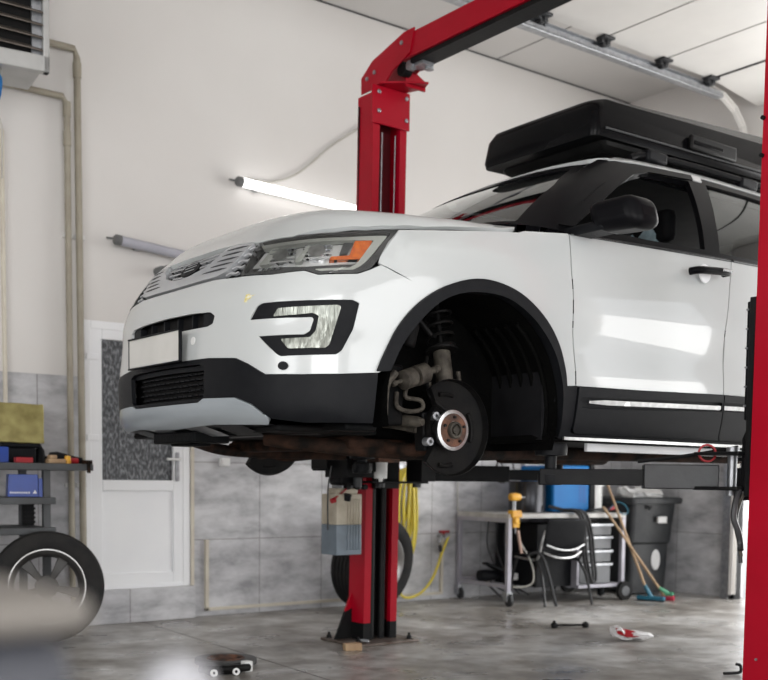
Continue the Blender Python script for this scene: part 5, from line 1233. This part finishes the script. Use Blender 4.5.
bm = NB(); tube(bm, [tbw(.10, -.02, .62), tbw(.12, -.02, .55), tbw(.20, -.04, .42), tbw(.25, -.04, .30), tbw(.25, -.03, .20), tbw(.18, 0, .165), tbw(.08, .03, .165)], .008, seg=8); tag(link('hanging_lead', bm, palecable), 'pale grey lead hanging beside the left front leg of the workbench', 'lead')
bm = NB(); cyl(bm, tbw(.085, -.02, .66), tbw(.13, -.02, .46), .014); tag(link('copper_rod', bm, mat('pale copper', (.55, .40, .33), .4, .4, (.45, .3, .24), 9)), 'pale copper coloured rod hanging from the yellow vice', 'rod')
for k, (x, y) in enumerate(((.30, .55), (.36, .5), (.24, .6), (.44, .62))):
    bm = NB(); tube(bm, [tbw(x, y, .76), tbw(x-.03, y-.02, .5), tbw(x+.03, y-.05, .3), tbw(x+.06-.05*k, y-.10, .16), tbw(x+.12, y-.20, .05)], .007, seg=6)
    tag(link('under_bench_cable', bm, cable), 'thin black cable hanging in the dark under the workbench', 'cable', 'cables hanging under the workbench')
fp = thing('foot_pump', 'black foot pump lying on the rail under the workbench', 'foot pump', tuple(tbw(.12, .42, .19)), A)
bm = NB(); obox(bm, (.06, -.05, .10), (1, -.2, -.45), (0, 1, 0), .30, .10, .02); link('pedal', bm, blackplas, fp, bevel=.004)
bm = NB(); lathe(bm, (-.08, .05, .04), (1, -.1, 0), [(0, .05), (.06, .055), (.16, .045), (.2, .03)], 16); box(bm, .12, .22, -.12, -.04, .0, .06); link('pump_body', bm, blackplas, fp)
bm = NB(); box(bm, .13, .23, -.125, -.05, .005, .065); link('pump_end', bm, whiteplas, fp, bevel=.006)
bm = NB(); tube(bm, [(-.05, 0, .0), (.0, -.06, -.08), (.06, -.12, -.15), (.2, -.10, -.17)], .010); link('pump_leg', bm, cable, fp)
bm = NB(); tube(bm, [(6.9, 7.45, 1.02), (6.96, 7.45, 1.15), (7.05, 7.45, 1.02), (7.02, 7.43, .95), (6.93, 7.45, .98), (6.97, 7.46, 1.18), (7.10, 7.45, 1.22), (7.16, 7.45, 1.05)], .006, seg=6)
for v in bm.verts: v.co.z += .12; v.co.x += .05
tag(link('wire_tangle', bm, rustdark), 'tangle of thin wires on the wall above the drum', 'wires')
bm = NB(); box(bm, 7.42, 7.72, WY-.04, WY, .98, 1.42); wbx = link('cable_cabinet', bm, whiteplas, bevel=.006); tag(wbx, 'white cabinet on the wall behind the blue welding machine', 'cabinet')
bm = NB(); tube(bm, [(6.58, WY-.02, 1.4), (6.59, WY-.02, 1.0), (6.60, WY-.02, .8), (6.62, WY-.05, .3)], .006, seg=6); tag(link('power_cord', bm, palecable), 'thin pale cord on the wall left of the drum', 'cord')

# chair
ch = thing('stacking_chair', 'black stacking chair pushed in at the workbench', 'chair', (6.98, 6.62, 0), math.radians(-10))
def chair():
    # faces the bench: back towards the camera
    bm = NB()
    A_ = []
    for i in range(9):
        a = -.6 + 1.2*i/8; x = .22*math.sin(a)/math.sin(.6); y = -.02 - .05*math.cos(a)
        A_.append((x, y))
    rows = []
    for z, s_, dy in ((.50, .82, .03), (.53, .95, .02), (.62, 1.0, 0), (.72, .98, -.02), (.76, .90, -.03)):
        rows.append([bm.verts.new((x*s_, y+dy, z)) for x, y in A_])
    for P_, Q_ in zip(rows, rows[1:]):
        for i in range(8): bm.faces.new((P_[i], P_[i+1], Q_[i+1], Q_[i]))
    o = link('backrest', bm, blackplas, ch); sd_ = o.modifiers.new('t', 'SOLIDIFY'); sd_.thickness = .014; b = o.modifiers.new('s', 'SUBSURF'); b.levels = b.render_levels = 2
    bm = NB(); box(bm, -.22, .22, -.02, .38, .43, .455)
    o = link('seat', bm, blackplas, ch, bevel=.012)
    for s in (-1, 1):
        bm = NB(); tube(bm, [(s*.20, -.06, .66), (s*.225, -.04, .56), (s*.23, -.01, .45), (s*.22, .05, .40), (s*.22, .20, .40), (s*.225, .36, .41)], .011, seg=8); link('side_frame', bm, brushed if s < 0 else cable, ch)
        bm = NB(); tube(bm, [(s*.22, .06, .41), (s*.235, -.06, .28), (s*.25, -.14, .01)], .012, seg=8, n=2); link('leg', bm, cable, ch)
        bm = NB(); tube(bm, [(s*.22, .33, .41), (s*.235, .38, .25), (s*.25, .42, .01)], .012, seg=8, n=2); link('leg', bm, cable, ch)
    bm = NB(); tube(bm, [(-.20, -.075, .535), (-.1, -.095, .50), (0, -.10, .488), (.1, -.095, .50), (.20, -.075, .535)], .008, seg=8); tube(bm, [(-.20, -.03, .47), (-.1, -.06, .43), (0, -.07, .42), (.1, -.06, .43), (.20, -.03, .47)], .010, seg=8); link('edge_tube', bm, brushed, ch)
chair()
# second chair frame, only a bent tube shows
bm = NB(); tube(bm, [(6.66, 6.72, .44), (6.72, 6.66, .47), (6.76, 6.62, .43), (6.79, 6.58, .30), (6.84, 6.52, .008)], .014, seg=8); tag(link('bent_tube_leg', bm, cable), 'bent black tube leg in front of the workbench, left of the chair', 'tube leg')

# wheelie bin
bn = thing('wheelie_bin', 'tall dark wheelie bin full of rubbish in the corner', 'bin', (8.44, 7.02, 0), math.radians(-14))
bm = NB(); rows = []
def rr(w, d, z, r, y0=0):
    out = []
    for cx, cy, a0 in ((w/2-r, -d/2+r, -PI/2), (w/2-r, d/2-r, 0), (-w/2+r, d/2-r, PI/2), (-w/2+r, -d/2+r, PI)):
        for k in range(5): a = a0 + PI/2*k/4; out.append((cx + r*math.cos(a), cy + y0 + r*math.sin(a), z))
    return out
for w, d, z, r in ((.44, .46, .02, .05), (.46, .50, .30, .06), (.47, .51, .49, .06), (.50, .55, .51, .06), (.53, .62, .86, .06), (.54, .63, .90, .05)): rows.append([bm.verts.new(p) for p in rr(w, d, z, r)])
for P_, Q_ in zip(rows, rows[1:]):
    for i in range(20): bm.faces.new((P_[i], P_[(i+1) % 20], Q_[(i+1) % 20], Q_[i]))
bm.faces.new(rows[0]); link('bin_body', bm, binm, bn)
bm = NB(); rows = [[bm.verts.new(p) for p in rr(w, d, z, r)] for w, d, z, r in ((.54, .63, .88, .05), (.62, .72, .885, .06), (.63, .73, .93, .06), (.60, .70, .945, .06), (.50, .60, .93, .05), (.50, .60, .88, .05))]
for P_, Q_ in zip(rows, rows[1:]):
    for i in range(20): bm.faces.new((P_[i], P_[(i+1) % 20], Q_[(i+1) % 20], Q_[i]))
link('rim', bm, binm, bn)
bm = NB(); box(bm, .02, .12, -.345, -.318, .70, .76)
for v in bm.verts: v.co.y -= (0)
link('sticker', bm, paper, bn)
bm = NB(); lathe(bm, (.07, -.245, .36), (0, -1, .02), [(0, .0), (.002, .052), (.012, .052), (.013, 0)], 24)
for v in bm.verts: v.co.z = .34 + (v.co.z-.36)*1.9
link('oval_sticker', bm, paper, bn)
bm = NB(); prism(bm, [(-.11, .86), (-.05, .86), (-.08, .82)], lambda a, b, d: Vector((a, d, b)), -.345, -.33); link('latch', bm, blackplas, bn)
for k, (x, y, r1, sx) in enumerate(((-.12, -.12, .3, .18), (.08, -.1, -.4, .22), (.2, .05, .2, .16), (-.02, .12, 1.0, .2))):
    bm = NB(); bmesh.ops.create_cube(bm, size=1); bmesh.ops.subdivide_edges(bm, edges=bm.edges[:], cuts=2, use_grid_fill=True)
    for v in bm.verts: v.co = Vector((v.co.x*sx, v.co.y*.16, v.co.z*.07)) + Vector([random.uniform(-.015, .015) for _ in range(3)])
    Mx = Matrix.Translation((8.44, 7.02, .975)) @ Matrix.Rotation(math.radians(-14), 4, 'Z') @ Matrix.Translation((x, y, 0)) @ Matrix.Rotation(r1, 4, 'Z') @ Matrix.Rotation(.35, 4, 'X')
    bm.transform(Mx)
    tag(link('crumpled_paper', bm, [paper, whiteplas, paper, whiteplas][k], smooth=False), 'crumpled pale paper packaging sticking out of the wheelie bin', 'rubbish', 'rubbish in the bin')
# brooms
def pole(nm, label, a, b, r, m, head):
    t = thing(nm, label, nm.replace('_', ' ') if nm != 'floor_squeegee' else 'squeegee', a); d = Vector(b)-Vector(a)
    bm = NB(); cyl(bm, (0, 0, .0) if not head else d.normalized()*.06, d, r, seg=12); link('handle', bm, m, t)
    if head: head(t, d)
    return t
def head_sq(t, d):
    bm = NB(); obox(bm, (.0, .0, .03), (.35, -1, 0), (0, 0, 1), .26, .035, .06); link('blade_holder', bm, teal, t, bevel=.008)
    bm = NB(); cyl(bm, (.0, 0, .04), d.normalized()*.16, .024, .016); link('socket', bm, teal, t)
    bm = NB(); obox(bm, (.0, .0, .007), (.35, -1, 0), (0, 0, 1), .26, .015, .012); link('rubber_edge', bm, cable, t)
def head_br(t, d):
    bm = NB(); obox(bm, (.0, 0, .06), (.5, -1, 0), (0, 0, 1), .10, .035, .06); cyl(bm, (0, 0, .06), d.normalized()*.15, .028, .016); link('head', bm, green, t, bevel=.006)
    bm = NB(); obox(bm, (.0, 0, .023), (.5, -1, 0), (0, 0, 1), .12, .045, .07); link('bristles', bm, crimson, t, bevel=.01)
pole('floor_squeegee', 'blue squeegee with wooden handle leaning between bench and bin', (7.95, 6.40, .0), (7.64, 6.70, 1.10), .012, wood, head_sq)
pole('broom', 'broom with crimson bristles and green head leaning by the bin', (8.14, 6.36, .0), (7.55, 6.645, .86), .012, wood, head_br)
pole('wooden_pole', 'plain wooden pole leaning upright behind the workbench end', (7.88, 6.94, .12), (7.76, 7.05, .80), .014, wood, None)
bm = NB(); lathe(bm, (7.88, 6.94, .12), (.0, 0, -1), [(0, .02), (.03, .03), (.10, .035), (.12, 0)], 14); tag(link('brush_end', bm, blackplas), 'dark brush end at the foot of the upright wooden pole', 'brush')

# ================================================================= things on the floor
bt = thing('sway_bar_link', 'short black link rod with a ball joint at each end on the floor', 'link rod', (5.95, 5.53, 0), math.radians(-28))
bm = NB(); cyl(bm, (-.11, 0, .022), (.11, 0, .022), .008); link('rod', bm, blacksteel, bt)
for s in (-1, 1):
    bm = NB(); lathe(bm, (s*.12, 0, .002), (0, 0, 1), [(0, .018), (.008, .026), (.03, .026), (.04, .014), (.055 if s < 0 else .045, .007)], 16); link('joint', bm, blacksteel, bt)
bm = NB(); lathe(bm, (5.98, 5.12, 0), (0, 0, 1), [(0, .016), (.015, .016), (.016, .008)], 6); tag(link('hex_nut', bm, blacksteel, smooth=False), 'tiny dark nut lying on the floor beside the link rod', 'nut')
bgt = thing('plastic_wrapper', 'crumpled white plastic wrapper with red print on the floor', 'wrapper', (5.84, 4.86, 0), math.radians(-35))
bm = NB(); bmesh.ops.create_icosphere(bm, subdivisions=3, radius=1)
random.seed(11)
for v in bm.verts:
    x, y, z = v.co; v.co = Vector((x*.15, y*.07, max(.002, .03 + z*.03 + (.045 if x < -.45 else 0)*(1 if z > 0 else .3)))) + Vector((random.uniform(-.012, .012), random.uniform(-.012, .012), random.uniform(0, .010)))
link('film', bm, bag, bgt, smooth=False)
bm = NB(); P_ = [(-.11, -.062, .05), (-.04, -.075, .03), (.03, -.07, .032), (.01, -.03, .066), (-.06, -.01, .075), (-.12, -.03, .09)]; bm.faces.new([bm.verts.new(p) for p in P_]); 
r_ = link('red_print', bm, redplas, bgt, smooth=False); so = r_.modifiers.new('t', 'SOLIDIFY'); so.thickness = .004
bm = NB(); tube(bm, [(5.20, 3.66, .012), (5.27, 3.63, .012), (5.30, 3.62, .02), (5.31, 3.63, .05), (5.285, 3.64, .06)], .009, seg=8); tag(link('steel_hook', bm, blacksteel), 'small bent black hook lying on the floor by the near post', 'hook')
bm = NB(); box(bm, -.055, .055, -.03, .03, 0, .045); wb = link('wood_block', bm, wood, loc=(3.985, 5.55, 0), bevel=.003); wb.rotation_euler = (0, 0, -.3); tag(wb, 'small pale wood block in front of the column base plate', 'block')
bm = NB(); tube(bm, [(4.10, 5.60, .022), (4.14, 5.61, .03), (4.19, 5.60, .024), (4.17, 5.58, .02), (4.12, 5.585, .03)], .006, seg=6)
for v in bm.verts: v.co.y += .06; v.co.z += .008
tag(link('shackle', bm, galv), 'small bright shackle lying on the column base plate', 'shackle')
bd_ = thing('brake_disc', 'worn brake disc with its pads lying flat on the floor', 'brake disc', (3.05, 5.50, 0))
bm = NB(); lathe(bm, (0, 0, .012), (0, 0, 1), [(0, .09), (0, .178), (.028, .178), (.030, .174), (.030, .095)], 48, cap=False); link('ring', bm, mat('worn disc steel', (.045, .045, .045), .45, .1, (.02, .02, .02), 9), bd_)
bm = NB(); lathe(bm, (0, 0, .03), (0, 0, 1), [(0, .112), (.012, .110), (.018, .104), (.018, .096), (-.01, .092)], 40, cap=False); link('hat', bm, rust, bd_)
cal = thing('brake_caliper', 'dark brake caliper with bright bushes lying against the disc', 'brake caliper', (2.90, 5.24, 0), math.radians(-12))
bm = NB(); tube(bm, [(-.14, .02, .03), (-.06, -.03, .035), (.05, -.04, .035), (.14, 0, .03)], .022, seg=8); box(bm, -.10, .09, -.02, .05, .0, .035); link('bracket', bm, shieldm, cal, bevel=.006)
for x in (-.08, .045):
    bm = NB(); lathe(bm, (x, -.055, .02), (0, -1, .2), [(0, .020), (.015, .020), (.016, .009), (.0, .009)], 18, cap=False); link('bush', bm, whiteplas, cal)
bm = NB(); obox(bm, (.14, .04, .03), (1, .3, 0), (0, 0, 1), .05, .06, .05); link('pin_boot', bm, paper, cal, bevel=.006)
for k, (x, y) in enumerate(((3.52, 3.3), (3.58, 3.25))): pass

# ================================================================= blurred things close to the camera
mc = thing('tool_cart', 'blurred grey machine corner close to the camera at lower left', 'tool cart', (.0, .58, 0))
bm = NB(); box(bm, -.35, .236, .01, .25, .10, .98); link('cart_body', bm, blur_grey, mc, bevel=.02)
bm = NB(); box(bm, -.36, .242, .0, .26, .982, 1.005); link('cart_top', bm, blur_top, mc, bevel=.02)
bm = NB(); box(bm, .23, .38, -.10, .10, .868, .888); link('side_tray', bm, blur_grey, mc, bevel=.004)
for x in (-.30, .19):
    for y in (.04, .22):
        bm = NB(); lathe(bm, (x-.012, y, .035), (1, 0, 0), [(0, .03), (.004, .035), (.02, .035), (.024, .03)], 20); box(bm, x-.015, x+.015, y-.01, y+.01, .035, .11); link('caster', bm, cable, mc)
wc = thing('plastic_bottle', 'blurred white rounded bottle top close to the camera at the bottom', 'bottle', (.282, .565, .888))
wc.scale = (.7, .7, .7)
bm = NB(); lathe(bm, (0, 0, 0), (0, 0, 1), [(0, .030), (.003, .034), (.075, .034), (.09, .030)], 32); link('bottle_body', bm, blur_white, wc)
bm = NB(); lathe(bm, (0, 0, .088), (0, 0, 1), [(0, .029), (.012, .027), (.022, .019), (.028, .008), (.029, 0)], 32); link('bottle_cap', bm, blur_white, wc)

# ================================================================= daylight, lamps, camera
w = bpy.data.worlds.new('sky'); SC.world = w; w.use_nodes = True; nt = w.node_tree; bgn = nt.nodes['Background']
tc = nt.nodes.new('ShaderNodeTexCoord'); nn = nt.nodes.new('ShaderNodeTexNoise'); nn.inputs['Scale'].default_value = 2.5; nn.inputs['Detail'].default_value = 4
nt.links.new(tc.outputs['Generated'], nn.inputs['Vector'])
nt.links.new(ramp(nt, nn.outputs[0], [(.3, (.80, .86, .95)), (.7, (1, 1, 1))]), bgn.inputs[0]); bgn.inputs[1].default_value = 3.0
def area(name, loc, size, energy, normal, col=(1, .98, .95), portal=False):
    l = bpy.data.lights.new(name, 'AREA'); l.shape = 'RECTANGLE'; l.size, l.size_y = size; l.energy = energy; l.color = col
    o = bpy.data.objects.new(name, l); COL.objects.link(o); o.location = loc
    o.rotation_euler = Vector(normal).to_track_quat('-Z', 'Z').to_euler()
    return o
area('daylight_garage_door', (EX+.25, (O1[0]+O1[1])/2, OT/2), (O1[1]-O1[0], OT), 330, (-1, 0, 0))
area('daylight_second_door', (EX+.25, (O2[0]+O2[1])/2, OT2/2), (O2[1]-O2[0], OT2), 110, (-1, 0, 0))
area('daylight_front_opening', ((F1[0]+F1[1])/2, Y0-.2, 1.95), (F1[1]-F1[0], 3.9), 400, (0, 1, 0))
area('daylight_front_opening', ((F2[0]+F2[1])/2, Y0-.2, 1.95), (F2[1]-F2[0], 3.9), 150, (0, 1, 0))
area('added_left_fill', (X0-.2, 1.0, 1.9), (5.0, 3.8), 250, (1, 0, 0))  # added fill lamp in an invented opening, brightens the car's front
# unseen ceiling tube fittings, added as fill to light the bay
for x, y in ((-1.5, 4.8), (1.5, 1.0), (5.5, -.5)):
    t = thing('added_ceiling_light', 'added fill tube on the ceiling, out of view', 'added ceiling light', (x, y, CZ-.05), 0, 'added ceiling fill tubes')
    bm = NB(); box(bm, -.7, .7, -.08, .08, -.03, .045); link('housing', bm, whiteplas, t)
    bm = NB(); box(bm, -.68, .68, -.065, .065, -.055, -.03); link('tube', bm, tube_on, t)
cam = bpy.data.cameras.new('camera'); co = bpy.data.objects.new('camera', cam); COL.objects.link(co); SC.camera = co
yaw, pit, rol = math.radians(37.3), math.radians(-3.9), math.radians(.65)
F_ = Vector((math.sin(yaw)*math.cos(pit), math.cos(yaw)*math.cos(pit), math.sin(pit))); R_ = Vector((math.cos(yaw), -math.sin(yaw), 0)); U_ = R_.cross(F_)
Rr = R_*math.cos(rol) + U_*math.sin(rol); Uu = -R_*math.sin(rol) + U_*math.cos(rol)
co.matrix_world = Matrix(((Rr.x, Uu.x, -F_.x, 0), (Rr.y, Uu.y, -F_.y, 0), (Rr.z, Uu.z, -F_.z, 1.07), (0, 0, 0, 1)))
cam.sensor_width = 36; cam.lens = 36*1088.3/768; cam.shift_y = (555.2-340)/768; cam.clip_start = .02
cam.dof.use_dof = True; cam.dof.focus_distance = 4.7; cam.dof.aperture_fstop = 2.6
SC.view_settings.view_transform = 'Standard'; SC.view_settings.look = 'None'; SC.view_settings.exposure = -.55; SC.view_settings.gamma = 1
SC.cycles.use_denoising = True
SC.cycles.max_bounces = 8; SC.cycles.diffuse_bounces = 5; SC.cycles.glossy_bounces = 4; SC.cycles.transparent_max_bounces = 12
SC.cycles.sample_clamp_indirect = 8; SC.cycles.caustics_reflective = False; SC.cycles.caustics_refractive = False
